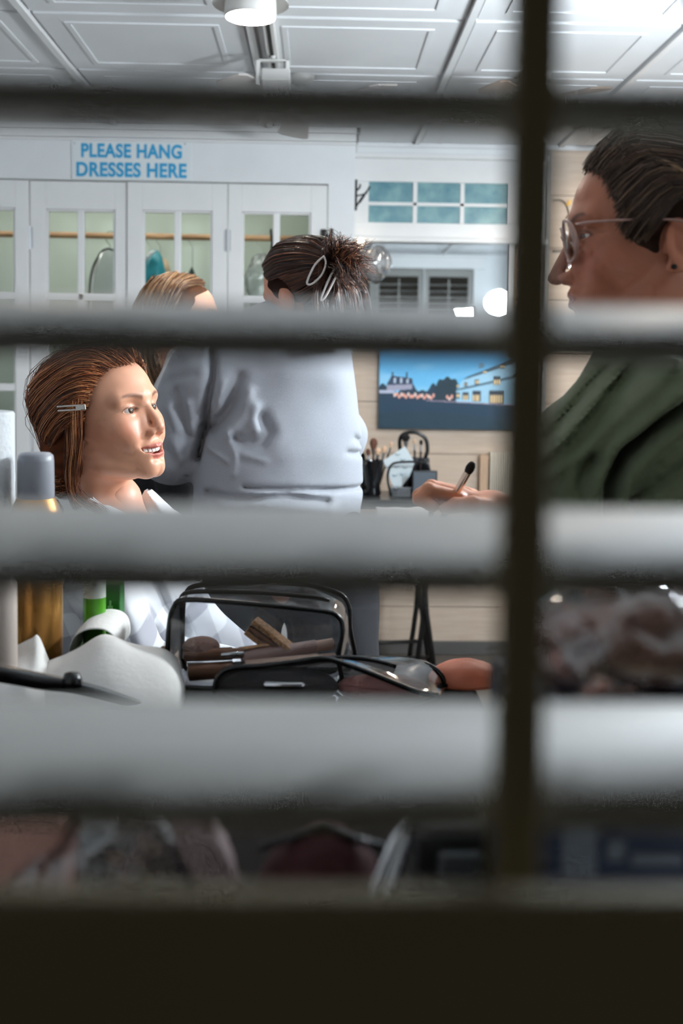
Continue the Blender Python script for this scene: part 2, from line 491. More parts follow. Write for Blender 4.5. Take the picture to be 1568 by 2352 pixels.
# ---------------------------------------------------------------- closet
ZDT = P(420, 420, YC)[2]             # top of doors
ZH = P(420, 327, YC)[2]
cw = MB()
cw.box((XL, YC, ZDT + .006), (XC, YC + .1, CEIL + .02))                     # header
cw.box((P(751, 520, YC)[0] + .003, YC, 0), (XC, YC + .1, ZDT + .006))        # right jamb
cw.box((XC - .02, YC + .1, 0), (XC, 5.4, CEIL + .02))                         # side return
o = cw.build('wall_closet', white); tag(o, 'white closet front with header over the glazed doors', kind='structure')
ci = MB().box((XL, 5.36, 0), (XC - .02, 5.4, CEIL)).box((XL, YC + .1, CEIL - .06), (XC - .02, 5.36, CEIL))
ci.box((XC - .03, YC + .1, 0), (XC - .02, 5.36, CEIL))
o = ci.build('wall_closet_inside', closet_m); tag(o, 'pale green inside of the closet', kind='structure')
cr = MB()
for z0, z1, d in ((ZH + .045, CEIL, .05), (ZH + .012, ZH + .045, .034), (ZH, ZH + .012, .016)):
    cr.box((XL, YC - d, z0), (XC + d * .4, YC, z1)); cr.box((XC, YC - d, z0), (XC + d * .4, YB, z1))
o = cr.build('trim_3', white_gloss, bevel=.004); tag(o, 'white crown moulding on the closet', kind='structure')

dx = [P(p, 560, YC)[0] for p in (-163, 66.5, 291, 522.5, 751)]
ox = [[P(a, 560, YC)[0], P(b, 560, YC)[0]] for a, b in ((-126, 34), (104, 263), (327, 487), (555, 713))]
zt = P(300, 482, YC)[2]; zr = .397; mv = .034
panem = {}
for n in range(4):
    rec = .0 if n in (1, 2, 3) else 0
    a, b = dx[n] + .002, dx[n + 1] - .002
    l, r = ox[n]
    y0 = YC + (.012 if n == 1 else .0)
    d = empty('door_%d' % (n + 1), (0, 0, 0)); tag(d, kind='structure')
    d['label'] = ['white glazed closet door at the far left edge', 'white glazed closet door left of the sign\'s middle', 'white glazed closet door under the sign\'s right half', 'white glazed closet door beside the jamb'][n]
    fr = MB()
    fr.box((a, y0, .012), (l, y0 + .035, ZDT)); fr.box((r, y0, .012), (b, y0 + .035, ZDT))
    fr.box((l, y0, zt), (r, y0 + .035, ZDT)); fr.box((l, y0, .012), (r, y0 + .035, zt - 4 * zr + mv))
    fr.build('door_frame', white_gloss, d, bevel=.002)
    # bevelled sticking around the glazing
    st = MB(); e = .009
    for (x0, z0, x1, z1) in ((l, zt - 4 * zr + mv, l + e, zt), (r - e, zt - 4 * zr + mv, r, zt), (l, zt - e, r, zt)):
        st.box((x0, y0 + .007, z0), (x1, y0 + .03, z1))
    st.build('glazing_bead', white_gloss, d, bevel=.003)
    xm = (l + r) / 2
    mm = MB().box((xm - .015, y0 + .004, zt - 4 * zr + mv), (xm + .015, y0 + .031, zt)); mm.build('muntin', white_gloss, d, bevel=.004)
    for q in range(1, 4):
        zc = zt - q * zr + mv
        MB().box((l, y0 + .004, zc - mv), (r, y0 + .031, zc)).build('muntin', white_gloss, d, bevel=.004)
    for q in range(4):
        z1 = zt - q * zr + (0 if q == 0 else 0); z0 = zt - (q + 1) * zr + mv
        for (x0, x1) in ((l, xm - .015), (xm + .015, r)):
            MB().box((x0, y0 + .015, z0), (x1, y0 + .018, z1)).build('pane', glass_m, d)
    if n in (1, 3):
        for zz in (2.0, 1.0, .25):
            MB().lathe([(.006, -.05), (.006, .05)], 10, (a - .002, y0 - .004, P(66, 545, YC)[2] if zz == 2.0 else zz)).box((a - .017, y0 - .002, (P(66, 545, YC)[2] if zz == 2.0 else zz) - .045), (a + .012, y0, (P(66, 545, YC)[2] if zz == 2.0 else zz) + .045)).build('hinge', hinge_m, d)

# closet rod and what hangs on it
RODY = 5.06; RODZ = P(150, 540, RODY)[2]
o = MB().tube([(XL, RODY, RODZ), (XC - .03, RODY, RODZ)], .0145, 16).build('closet_rod', rod_m, smooth=True, angle=50); tag(o, 'round pine closet rod behind the glazed doors', 'rod')
bagfilm = film('garment_bag_film', (.93, .95, .96), .12, .25, .35, (.72, .76, .78))
clearfilm = film('clear_plastic', (.97, .98, .98), .16, .12, .06)
teal_m = mat('teal_satin', srgb(22, 132, 146), .35, var=.15, vscale=14, sheen=.3)
cream_m = mat('cream_lace', srgb(214, 190, 160), .8, var=.1, vscale=40)
charcoal = mat('charcoal_cloth', srgb(44, 60, 62), .8)

def hook(par, x, z, d=RODY, l=.09, m=None):
    c = [(x + .021 * math.cos(a), d, RODZ + .0 + .021 * math.sin(a)) for a in np.linspace(-.6, math.pi * 1.0, 9)]
    c = c[::-1] if False else c
    pts = c + [(x - .019, d, RODZ - .02), (x, d, RODZ - .045), (x, d, z)]
    MB().tube(pts, .0016, 6).build('hook', m or chrome, par, smooth=True)

def pillow_outline(pts, d, depth, n=9):
    """thin bulged hanging cloth from an outline of (x,z) points"""
    pts = np.array(pts); c = pts.mean(0); rings = []
    for t in np.linspace(1, 0.02, n):
        ring = c + (pts - c) * t
        rings.append((ring, depth * math.sqrt(max(0, 1 - t ** 2.2))))
    vs = []; fs = []; k = len(pts)
    for s in (-1, 1):
        o = len(vs)
        for ring, w in rings:
            for q in ring: vs.append((q[0], d + s * w, q[1]))
        for i in range(n - 1):
            for j in range(k):
                fs.append((o + i * k + j, o + i * k + (j + 1) % k, o + (i + 1) * k + (j + 1) % k, o + (i + 1) * k + j))
        fs.append(tuple(o + (n - 1) * k + j for j in range(k)))
    return vs, fs

def px_outline(pts, d): return [tuple(P(a, b, d)[[0, 2]]) for a, b in pts]

# clear garment bag with dark piping
gd = 5.02
ol = px_outline([(248, 571), (234, 577), (222, 596), (211, 622), (206, 660), (203, 720), (200, 800), (204, 980), (262, 985), (300, 980), (302, 760), (300, 660), (293, 618), (280, 592), (262, 576)], gd)
gb = empty('garment_bag', (0, 0, 0)); tag(gb, 'clear garment bag with black piping hanging in the closet', 'garment bag')
v, fcs = pillow_outline(catmull(np.array([(x, 0, z) for x, z in ol + [ol[0]]]), 60)[:-1][:, [0, 2]], gd, .035); MB().add(v, fcs).build('bag_panel', bagfilm, gb, smooth=True)
pp = catmull(np.array([(x, gd, z) for x, z in ol + [ol[0]]]), 70)[:-1]
MB().tube(pp, .0048, 8, closed=True).build('piping', black_plastic, gb, smooth=True)
hook(gb, P(249, 571, gd)[0], P(249, 571, gd)[2], m=black_iron)
# teal garment
gd = 5.06
tg = empty('teal_dress', (0, 0, 0)); tag(tg, 'teal satin dress on a hanger in the closet', 'dress')
ol = px_outline([(349, 573), (337, 586), (328, 605), (324, 640), (322, 720), (318, 900), (385, 905), (392, 720), (386, 640), (377, 612), (372, 590), (362, 575)], gd)
v, fcs = pillow_outline(ol, gd, .05, 7); MB().add(v, fcs).build('dress_body', teal_m, tg, smooth=True)
v, fcs = pillow_outline(px_outline([(331, 592), (345, 576), (362, 574), (352, 583), (338, 596), (331, 602)], gd - .05), gd - .05, .01, 4); MB().add(v, fcs).build('lace_neckline', mat('silver_lace', srgb(210, 214, 216), .4, var=.3, vscale=120), tg, smooth=True)
hook(tg, P(345, 575, gd)[0], P(345, 575, gd)[2])
cg = empty('beige_dress', (0, 0, 0)); tag(cg, 'beige dress showing beside the teal dress', 'dress')
gd = 5.2
v, fcs = pillow_outline(px_outline([(374, 590), (368, 610), (366, 900), (404, 900), (396, 640), (386, 600)], gd), gd, .03, 6); MB().add(v, fcs).build('dress_body', cream_m, cg, smooth=True); hook(cg, P(378, 590, gd)[0], P(378, 590, gd)[2], RODY)
dg = empty('dark_hanging_garment', (0, 0, 0)); tag(dg, 'dark narrow garment on a long white hook in the closet', 'garment')
gd = 5.06
v, fcs = pillow_outline(px_outline([(441, 611), (434, 624), (428, 640), (424, 900), (462, 900), (452, 640), (446, 624)], gd), gd, .03, 6); MB().add(v, fcs).build('garment_body', charcoal, dg, smooth=True); hook(dg, P(442, 611, gd)[0], P(442, 611, gd)[2])
# crumpled clear plastic behind the right door
def crumple(name, mb_pts, mat_, par=None, amp=.012, seed=1, h=.01):
    pass
def blob_sheet(c, r, amp, seed, nu=40, nv=28, sharp=1.0, zmin=None):
    """crumpled closed sheet around an ellipsoid"""
    rr = np.random.default_rng(seed); c = np.array(c); r = np.array(r)
    u = np.linspace(0, 2 * np.pi, nu, endpoint=False); v = np.linspace(0.02, np.pi - .02, nv)
    U, Vv = np.meshgrid(u, v, indexing='ij'); n = np.stack([np.cos(U) * np.sin(Vv), np.sin(U) * np.sin(Vv), np.cos(Vv)], -1)
    f = 0
    for i in range(7):
        k = rr.normal(size=3); k /= np.linalg.norm(k); w = (n @ k) * (3 + 2 * i) + rr.random() * 6
        f = f + np.abs(np.sin(w)) / (1 + .45 * i)
    f = (f / 2.6 - .8) * amp
    Vx = c + n * (r + f[..., None])
    if zmin is not None: Vx[..., 2] = np.maximum(Vx[..., 2], zmin)
    fs = [(i * nv + j, ((i + 1) % nu) * nv + j, ((i + 1) % nu) * nv + j + 1, i * nv + j + 1) for i in range(nu) for j in range(nv - 1)]
    return MB().add(Vx.reshape(-1, 3), fs)
gd = 5.05; cpt = P(597, 650, gd)
pb = empty('hanging_plastic_cover', (0, 0, 0)); tag(pb, 'crumpled clear plastic cover hanging behind the right closet door', 'plastic cover')
blob_sheet(cpt, (.065, .04, .14), .03, 4).build('plastic_film', bagfilm, pb, smooth=True); hook(pb, cpt[0], cpt[2] + .11)
hk = empty('coat_hook', (0, 0, 0)); tag(hk, 'small black hook hanging on the closet rod', 'hook')
a = P(622, 531, RODY - .02); b = P(622, 583, RODY - .02)
MB().tube([a + (0, 0, .01), a, (a + b) / 2 + (.006, 0, 0), b], .0055, 8).build('hook_body', black_iron, hk, smooth=True)

# door latch and iron bracket
a = P(737, 527, YC); b = P(749, 562, YC)
lt = empty('door_latch', (0, 0, 0)); tag(lt, 'black iron thumb latch on the right closet door', 'latch')
MB().box((a[0], YC - .012, b[2]), (b[0], YC - .001, a[2])).build('latch_plate', black_iron, lt, bevel=.002)
c = P(765, 556, YC); MB().box((b[0], YC - .022, b[2] + .005), (c[0], YC - .001, b[2] + .045)).box((c[0] - .012, YC - .02, b[2]), (c[0], YC - .001, a[2] + .002)).build('latch_catch', black_iron, lt, bevel=.002)
br = empty('wall_bracket', (0, 0, 0)); tag(br, 'black wrought iron hook bracket on the closet corner', 'bracket')
by = YC + .06
def bp(px, py): q = P(px, py, by); return (q[0], by, q[2])
q0, q1 = bp(815, 413), bp(823, 483)
MB().box((XC, by - .012, q1[2]), (XC + .012, by + .012, q0[2])).build('back_plate', black_iron, br, bevel=.002)
MB().tube([bp(818, 474), bp(830, 455), bp(845, 436), bp(849, 428)], .0042, 8).tube([bp(819, 450), bp(832, 447), bp(843, 443)], .0036, 8).tube([bp(826, 466), bp(838, 448)], .003, 8).build('brace', black_iron, br, smooth=True)
MB().tube([bp(820, 437), bp(826, 430), bp(827, 423)], .004, 8).build('small_hook', black_iron, br, smooth=True)

# sign above the doors
sg = empty('dress_sign', (0, 0, 0)); tag(sg, 'white sign with blue letters PLEASE HANG DRESSES HERE', 'sign')
paper = mat('sign_board', srgb(234, 240, 242), .35)
blue_ink = mat('blue_ink', srgb(52, 164, 214), .45)
s0, s1 = P(165, 322, YC), P(439, 416, YC)
MB().box((s0[0], YC - .006, s1[2]), (s1[0], YC - .0005, s0[2])).build('sign_board', paper, sg, bevel=.001)
def text_mesh(txt, name, par, m, x0, x1, z0, z1, y, bold=.0, shear=0, tilt=0.0):
    cu = bpy.data.curves.new(name, 'FONT'); cu.body = txt; cu.size = 1; cu.offset = bold; cu.extrude = .012; cu.space_character = 1.06
    ob = bpy.data.objects.new(name, cu); COL.objects.link(ob)
    dg_ = bpy.context.evaluated_depsgraph_get(); me = bpy.data.meshes.new_from_object(ob.evaluated_get(dg_))
    COL.objects.unlink(ob); bpy.data.objects.remove(ob)
    n = len(me.vertices); co = np.zeros(n * 3); me.vertices.foreach_get('co', co); co = co.reshape(-1, 3)
    lo, hi = co.min(0), co.max(0)
    X = x0 + (co[:, 0] - lo[0]) / (hi[0] - lo[0]) * (x1 - x0); Z = z0 + (co[:, 1] - lo[1]) / (hi[1] - lo[1]) * (z1 - z0) + (X - x0) * tilt
    Y = y - .0012 * (co[:, 2] - lo[2]) / max(hi[2] - lo[2], 1e-6)
    me.vertices.foreach_set('co', np.stack([X, Y, Z], -1).ravel()); me.update(); me.materials.clear()
    return link(name, me, m, par)
for txt, xa, xb, ya, yb in (('PLEASE HANG', 187, 418, 331, 364), ('DRESSES HERE', 176, 429, 374, 408)):
    text_mesh(txt, 'lettering', sg, blue_ink, P(xa, ya, YC)[0], P(xb, ya, YC)[0], P((xa + xb) / 2, yb, YC)[2], P((xa + xb) / 2, ya, YC)[2], YC - .006, bold=.036)
for (a_, b_) in ((172, 330), (425, 331)):
    q = P(a_, b_, YC); MB().lathe([(0, -.003), (.003, -.002), (.003, 0)], 10, (q[0], YC - .006, q[2]), 'y').build('screw', chrome, sg)

# ---------------------------------------------------------------- transom window and mirror on the back wall
wx0, wx1 = P(806, 470, YB)[0], P(1248, 470, YB)[0]
wz0, wz1 = P(1000, 545, YB)[2], P(1000, 368, YB)[2]
w2 = empty('window_2', (0, 0, 0)); tag(w2, 'white transom window with six small panes, teal reflection painted on', kind='structure')
gx = [P(p, 470, YB)[0] for p in (846, 947, 957, 1055, 1065, 1165)]
gz = [P(950, p, YB)[2] for p in (420, 466, 474, 513)]
cs = MB(); yf = YB - .02
cs.box((wx0, yf, gz[0]), (wx1, YB, wz1)); cs.box((wx0, yf, wz0 - .005), (wx1, YB, gz[3])); cs.box((wx0, yf, gz[3]), (gx[0], YB, gz[0])); cs.box((gx[5], yf, gz[3]), (wx1, YB, gz[0]))
cs.build('window_frame', white_gloss, w2, bevel=.003)
MB().box((wx0 - .0, YB - .04, wz1), (wx1 + .01, YB, wz1 + .022)).box((wx0, YB - .05, wz0 - .03), (wx1 + .01, YB, wz0 - .008)).build('window_casing', white_gloss, w2, bevel=.004)
MB().box((wx0, YB - .024, wz1 + .022), (wx1, YB, CEIL - .022)).build('frieze_board', white, w2, bevel=.003)
for a, b in ((gx[1], gx[2]), (gx[3], gx[4])): MB().box((a, yf + .004, gz[3]), (b, YB, gz[0])).build('muntin', white_gloss, w2, bevel=.002)
MB().box((gx[0], yf + .004, gz[2]), (gx[5], YB, gz[1])).build('muntin', white_gloss, w2, bevel=.002)
pane_m = mat('teal_pane_reflection', srgb(84, 134, 150), .2, var=1, vscale=13, vcol=srgb(142, 182, 184), spec=.6)  # cloudy teal reflection is painted into the pane colour
for a, b in ((gx[0], gx[1]), (gx[2], gx[3]), (gx[4], gx[5])):
    for c, d_ in ((gz[1], gz[0]), (gz[3], gz[2])):
        MB().box((a, YB - .008, c), (b, YB - .002, d_)).build('pane', pane_m, w2)
o = MB().box((wx1, YB - .028, .9), (wx1 + .022, YB, CEIL - .02)).build('trim_4', mat('grey_trim', srgb(168, 166, 164), .4), bevel=.004); tag(o, 'slim grey vertical trim beside the transom window', kind='structure')

mirror_m = mat('mirror_silver', (.64, .68, .70), .015, metal=1)
mr = empty('wall_mirror', (0, 0, 0)); tag(mr, 'white framed mirror under the transom reflecting louvred shutters', 'mirror')
mx0, mx1 = P(812, 640, YB)[0], P(1166, 640, YB)[0]
mz0, mz1 = P(950, 770, YB)[2], P(950, 556, YB)[2]
MB().box((mx0, YB - .014, mz0), (mx1, YB - .004, mz1)).build('mirror_glass', mirror_m, mr)
fr = MB(); e = .03
for (x0, z0, x1, z1) in ((mx0 - e, mz1, mx1 + e, mz1 + .022), (mx0 - e, mz0 - e, mx1 + e, mz0), (mx0 - e, mz0, mx0, mz1), (mx1, mz0, mx1 + e, mz1)): fr.box((x0, YB - .03, z0), (x1, YB - .002, z1))
fr.build('mirror_frame', white_gloss, mr, bevel=.004)
# ---------------------------------------------------------------- ceiling lamps
lamp_emit = mat('lamp_diffuser', (1, 1, 1), .4, emit=(1.0, .87, .72), estr=LAMP_POWER)
lamp_white = mat('lamp_metal', srgb(222, 220, 216), .35)
def ceiling_lamp(x, y, label):
    t = empty('ceiling_lamp', (x, y, CEIL)); tag(t, label, 'lamp', 'ceiling lamps')
    MB().lathe([(.05, 0), (.055, -.012), (.036, -.018), (.034, -.05)], 32).build('canopy', lamp_white, t, smooth=True, angle=40)
    MB().lathe([(.034, -.046), (.064, -.052), (.102, -.075), (.1025, -.078), (.064, -.058), (.034, -.052)], 40).build('flange', lamp_white, t, smooth=True, angle=50)
    MB().lathe([(.058, -.055), (.068, -.058), (.0695, -.108), (.066, -.112), (.064, -.106)], 40).build('drum', lamp_white, t, smooth=True, angle=50)
    MB().lathe([(.0, -.100), (.0642, -.104), (.0645, -.109), (.05, -.1125), (.0, -.1145)], 40).build('diffuser', lamp_emit, t, smooth=True)
LD = (CEIL - .110 - CAM_Z) / (P(575, 39, 1.0)[2] - CAM_Z); LX = P(575, 39, LD)[0]
ceiling_lamp(LX, LD, 'round white ceiling lamp with flared flange, lit')
ceiling_lamp(LX + 1.32, 2.9, 'round lit ceiling lamp added unseen beyond the right edge')  # added lamp, out of view, to even out the ceiling brightness
ceiling_lamp(1.25, 4.45, 'round lit ceiling lamp near the back wall boards')
# added fill strip, unseen above the door heads, to brighten the closet interior
t = empty('closet_fill_light', (-.9, 4.9, CEIL - .06)); tag(t, 'slim unseen fill strip added to brighten the closet, above the doors', 'lamp')
MB().box((-.8, -.03, -.02), (.8, .03, 0)).build('fill_strip_housing', lamp_white, t, bevel=.003)
MB().box((-.78, -.025, -.026), (.78, .025, -.02)).build('fill_strip_diffuser', mat('fill_strip_emit', (1, 1, 1), .4, emit=(1, .99, .94), estr=13.0), t)

# make-up lights on stands (seen in the mirror)
led_emit = mat('led_face', (1, 1, 1), .4, emit=(.84, .935, 1.0), estr=KEY_POWER)
led_flat = mat('led_panel_face', (1, 1, 1), .4, emit=(.88, .95, 1.0), estr=KEY_POWER * .62)
def led(loc, aim, w, h, round_, label, stand=True):
    t = empty('makeup_light', (loc[0], loc[1], 0)); tag(t, label, 'studio light', 'make-up lights on stands')
    q = (Vector(aim) - Vector(loc)).to_track_quat('-Z', 'Y').to_matrix().to_4x4(); M = Matrix.Translation((0, 0, loc[2])) @ q
    def add(mb, name, m, **k):
        mb.v = [tuple(M @ Vector(p)) for p in mb.v]; mb.build(name, m, t, **k)
    if round_:
        add(MB().lathe([(0, .125), (.02, .125), (.03, .10), (.045, .09)], 24), 'housing', black_plastic, smooth=True, angle=40)
        add(MB().lathe([(w * math.sin(a), w * math.cos(a)) for a in np.linspace(math.pi, .45, 18)], 36), 'light_globe', led_emit, smooth=True)
    else:
        add(MB().box((-w - .01, -h - .01, 0), (w + .01, h + .01, .03)), 'housing', black_plastic, bevel=.004)
        add(MB().box((-w, -h, -.004), (w, h, 0)), 'light_face', led_flat)
    b = MB().tube([(0, 0, .06), (0, 0, loc[2] - (h if not round_ else w) - .0)], .011, 10); b.build('stand_pole', black_plastic, t, smooth=True)
    for k in range(3):
        a = k * 2.094 + .5; MB().tube([(0, 0, .35), (.36 * math.cos(a), .36 * math.sin(a), .012)], .009, 8).build('stand_leg', black_plastic, t, smooth=True)
led((1.286, 2.30, 1.824), (-.45, 2.0, 1.30), .10, .10, True, 'round bright make-up light on a black stand')
led((1.145, 1.55, 1.772), (-.3, 2.3, 1.35), .11, .055, False, 'flat rectangular make-up light panel on a black stand')
# ---------------------------------------------------------------- louvred shutters in the window wall
sill_rod_shade_m = mat('sill_paint_and_rod_shade', srgb(150, 140, 112), .6, var=.1, vscale=8)
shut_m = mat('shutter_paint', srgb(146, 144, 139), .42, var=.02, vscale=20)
LW, LT, TILT, SPC = .062, .0130, math.radians(9.5), .0585
YS = .288
def louver_mesh(w):
    prof = []
    for a in np.linspace(0, 2 * math.pi, 40, endpoint=False):
        c, s = math.cos(a), math.sin(a)
        prof.append((LW / 2 * math.copysign(abs(c) ** .92, c), LT / 2 * math.copysign(abs(s) ** .95, s)))
    ct, st = math.cos(TILT), math.sin(TILT)
    poly = [(y * ct - z * st, y * st + z * ct) for y, z in prof]         # near edge (−y) lower
    m = MB().prism(poly, -w / 2, w / 2, 'yz').mesh('louver'); m.materials.append(shut_m)
    m.polygons.foreach_set('use_smooth', [len(p.vertices) == 4 for p in m.polygons]); return m
labels = ['white louvred shutter in front, seen through its open slats', 'reflected shutter panel right of the hair spikes', 'second reflected shutter panel, nearer the bright lights', 'white louvred shutter panel left of the one looked through']
for n, (a, b) in enumerate(PAN):
    s = empty('louvred_shutter', ((a + b) / 2, YS, ZB)); tag(s, labels[n], 'shutter', 'shutters of the window wall')
    w = b - a; t = .014
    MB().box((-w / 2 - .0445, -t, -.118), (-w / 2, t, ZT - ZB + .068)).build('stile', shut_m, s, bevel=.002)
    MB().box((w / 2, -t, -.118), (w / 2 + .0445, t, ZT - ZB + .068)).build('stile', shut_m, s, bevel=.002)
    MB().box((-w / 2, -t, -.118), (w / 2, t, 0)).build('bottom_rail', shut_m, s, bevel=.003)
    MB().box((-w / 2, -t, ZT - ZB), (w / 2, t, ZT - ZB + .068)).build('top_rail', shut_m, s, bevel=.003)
    lm = louver_mesh(w)
    z = CAM_Z - .1064
    while z + .028 < ZT:
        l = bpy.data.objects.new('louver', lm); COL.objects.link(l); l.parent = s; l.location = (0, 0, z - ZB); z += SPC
    xr = P(1207, 1000, .25)[0] - (a + b) / 2 if n == 0 else 0
    yr = .25 - YS if n == 0 else .036
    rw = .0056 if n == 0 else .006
    MB().box((xr - rw, yr - .004, .012), (xr + rw, yr + .004, ZT - ZB - .02)).build('tilt_rod', sill_rod_shade_m if n == 0 else shut_m, s, bevel=.0015)  # front rod's colour carries its unlit shade; the other rods keep shutter paint

zs = P(784, 2016, .237)[2]
o = MB().box((-.6, .224, zs - .2), (.9, .237, zs)).build('trim_5', sill_rod_shade_m, bevel=.004); tag(o, 'dark painted sill under the shutter', kind='structure')
# ---------------------------------------------------------------- heads
# local head axes: +x forward, +y the person's left, +z up; origin level with the eyes, above the ears' axis
def head_sdf(smile=0.0, chin=0.0, nose=0.0, neck=None, wide=1.0, lid=1.0, brow=0.0, earhide=False, tipup=0.0):
    def f(p0):
        p = p0.copy(); ay = np.abs(p[:, 1]) / wide
        s = np.stack([p[:, 0], ay, p[:, 2]], -1)                       # mirrored coordinates
        d = ell(s, (-.010, 0, .030), (.100, .0755, .087))                # cranium
        d = smin(d, ell(s, (.034, 0, .035), (.056, .060, .058)), .03)      # forehead
        d = smin(d, ell(s, (.030, 0, -.040), (.060, .057, .074)), .025)    # face
        d = smin(d, cap(s, (-.012, .050, -.045), (.010, .043, -.076), .014, .013), .02)   # ramus
        d = smin(d, cap(s, (.010, .043, -.076), (.066, .014, -.104 - chin), .013, .012), .018)  # jaw line
        d = smin(d, sph(s, (.076, .007, -.102 - chin), .0145), .016)      # chin
        d = smin(d, ell(s, (.066, 0, -.072), (.030, .032, .030)), .018)   # muzzle
        d = smin(d, sph(s, (.061, .040, -.030 + .004 * smile), .0215 + .0025 * smile), .022)   # cheek bone
        if smile: d = smin(d, ell(s, (.070, .034, -.046), (.016, .015, .017)), .014)
        d = smin(d, cap(s, (.0905, .006, .022), (.074, .046, .022), .0105, .0105), .014)      # brow ridge
        # eye socket
        d = smax(d, -ell(s, (.0985, .034, .003), (.0165, .0165, .0125)), .012)
        # nose
        n = cap(s, (.0905, 0, .010), (.1080 + nose * .6, 0, -.030 + tipup), .0062, .0078)
        n = smin(n, ell(s, (.1085 + nose, 0, -.0415 + tipup), (.0105, .0098, .0085)), .008)
        n = smin(n, ell(s, (.0985 + nose * .5, .0118, -.0450 + tipup * .5), (.0095, .0065, .0072)), .006)
        n = smin(n, cap(s, (.0800, .0065, .004), (.0850, .0115, -.040), .0095, .0125), .009)
        d = smin(d, n, .009)
        d = smax(d, -ell(s, (.1020 + nose * .5, .0068, -.0525), (.0052, .0030, .0042)), .003)   # nostril
        d = smax(d, -cap(s, (.0955, .0200, -.0450), (.0880, .0300, -.0600), .0012, .0012), .010)  # nasolabial
        # mouth
        cy, cz = .0235 + .0075 * smile, -.0735 + .0090 * smile
        up = smin(cap(s, (.0945, .004, -.0665), (.0905 - .004 * smile, .015, -.0695 + .002 * smile), .0058, .0048), cap(s, (.0905 - .004 * smile, .015, -.0695 + .002 * smile), (.0800 - .006 * smile, cy, cz), .0045, .0022), .004)
        lo = smin(cap(s, (.0930 - .002 * smile, 0, -.0800 - .004 * smile), (.0890 - .004 * smile, .014, -.0785 - .001 * smile), .0062, .0055), cap(s, (.0890 - .004 * smile, .014, -.0785 - .001 * smile), (.0800 - .006 * smile, cy, cz), .005, .0022), .004)
        d = smin(d, smin(up, lo, .0015), .006)
        if smile:
            s2 = np.stack([np.zeros_like(ay), ay, p[:, 2]], -1).astype(np.float32)
            sl = chain(s2, [(0, 0, -.0752), (0, .012, -.0742), (0, .022, -.0708), (0, .0295, -.0662)], [.0046, .0045, .0034, .0008], .002)
            d = smax(d, -np.maximum(sl, .0715 - p[:, 0]), .0015)
        else:
            c1 = cap(s, (.1015, 0, -.0737), (.096, .012, -.0735), .0011, .0011); c2 = cap(s, (.096, .012, -.0735), (.084, .0235, -.0740), .0011, .0007)
            d = smax(d, -np.minimum(c1, c2), .003)
        d = smax(d, -cap(s, (.0955, 0, -.0885 - chin * .5), (.0915, .012, -.0885 - chin * .5), .0030, .0024), .008)          # mentolabial fold
        d = smax(d, -cap(s, (.1015, 0, -.0560), (.0998, 0, -.0635), .0012, .0016), .004)              # philtrum
        # eyelids around the ball
        e = sph(s, (.0735, .0315, .000), .0142)
        d = smin(d, e, .005)
        d = smax(d, -ell(s, (.0880, .0330, -.0003), (.0150, .0138, .0056 * lid)), .0022)
        # ear
        R = rotm('Y', 12) @ rotm('Z', 24)
        er = ell(s, (-.0205, .0745, -.016), (.0180, .0068, .0310), R)
        er = smax(er, -ell(s, (-.0185, .0835, -.013), (.0115, .0060, .0210), R), .004)
        er = smin(er, ell(s, (-.0135, .0745, -.040), (.0085, .0048, .0090)), .006)           # lobe
        er = smin(er, cap(s, (-.008, .0735, -.004), (-.0055, .0735, -.022), .0042, .0046), .005)   # tragus side
        er = smin(er, ell(s, (-.0215, .0775, -.012), (.0055, .0040, .0130), R), .005)
        if not earhide: d = smin(d, er, .005)
        nk = neck or [(-.030, 0, -.060), (-.045, 0, -.125), (-.060, 0, -.200)]
        d = smin(d, chain(p, nk, [.050, .049, .056], .02), .022)
        return d
    return f

def skin_cols(V, base, lip, smile=0., blush=None, brow=None, browcol=(.05, .025, .012), browth=1.0):
    ay = np.abs(V[:, 1]); x, z = V[:, 0], V[:, 2]
    n = vnoise(V, 260, 3) * .03 + vnoise(V, 90, 5) * .03
    c = np.array(base)[None] * (1 + n[:, None])
    def mask(v, w): return np.clip(v / w, 0, 1)[:, None]
    def mix(c, col, m): return c * (1 - m) + np.array(col)[None] * m
    if blush is not None:
        m = np.exp(-(((ay - .045) / .022) ** 2 + ((z + .032) / .02) ** 2 + ((x - .07) / .05) ** 2))[:, None] * .45; c = mix(c, blush, m)
        m = np.exp(-((ay / .014) ** 2 + ((z + .044) / .012) ** 2))[:, None] * .3 * (x > .1)[:, None]; c = mix(c, blush, m)
    # lips
    cy, cz = .0235 + .0075 * smile, -.0735 + .0090 * smile
    t = np.clip(ay / cy, 0, 1)
    ztop = (-.0625 + (.0012 * (t < .2))) * (1 - t ** 1.8) + cz * t ** 1.8
    zbot = (-.0860 - .004 * smile) * (1 - t ** 2) + cz * t ** 2
    m = np.clip((ztop - z) / .0012, 0, 1) * np.clip((z - zbot) / .0014, 0, 1) * (ay < cy) * (x > .074)
    c = mix(c, lip, (m * .85)[:, None])
    # brows: arched band
    bz = .0155 + .0075 * np.sin(np.clip((ay - .012) / .040, 0, 1) * 2.2) + .0015
    w = .0031 * np.clip(1.25 - (ay - .012) / .05, .35, 1) * browth
    m = np.clip(1.4 - np.abs(z - bz) / w, 0, 1) * np.clip((ay - .011) / .004, 0, 1) * np.clip((.053 - ay) / .006, 0, 1) * (x > .045)
    c = mix(c, browcol, (m * .8)[:, None])
    # lash line and lid crease
    ez = np.sqrt(((ay - .0325) / .0135) ** 2 + ((z - .000) / .0062) ** 2)
    m = np.exp(-((ez - 1.0) / .15) ** 2) * (x > .06) * np.where(z > -.001, 1.0, .35)
    c = mix(c, (.03, .015, .012), (m * .8)[:, None])
    m = np.exp(-((ez - 1.55) / .3) ** 2) * (x > .06) * (z > 0); c = mix(c, np.array(base) * .62, (m * .5)[:, None])
    return np.clip(c, 0, 1)

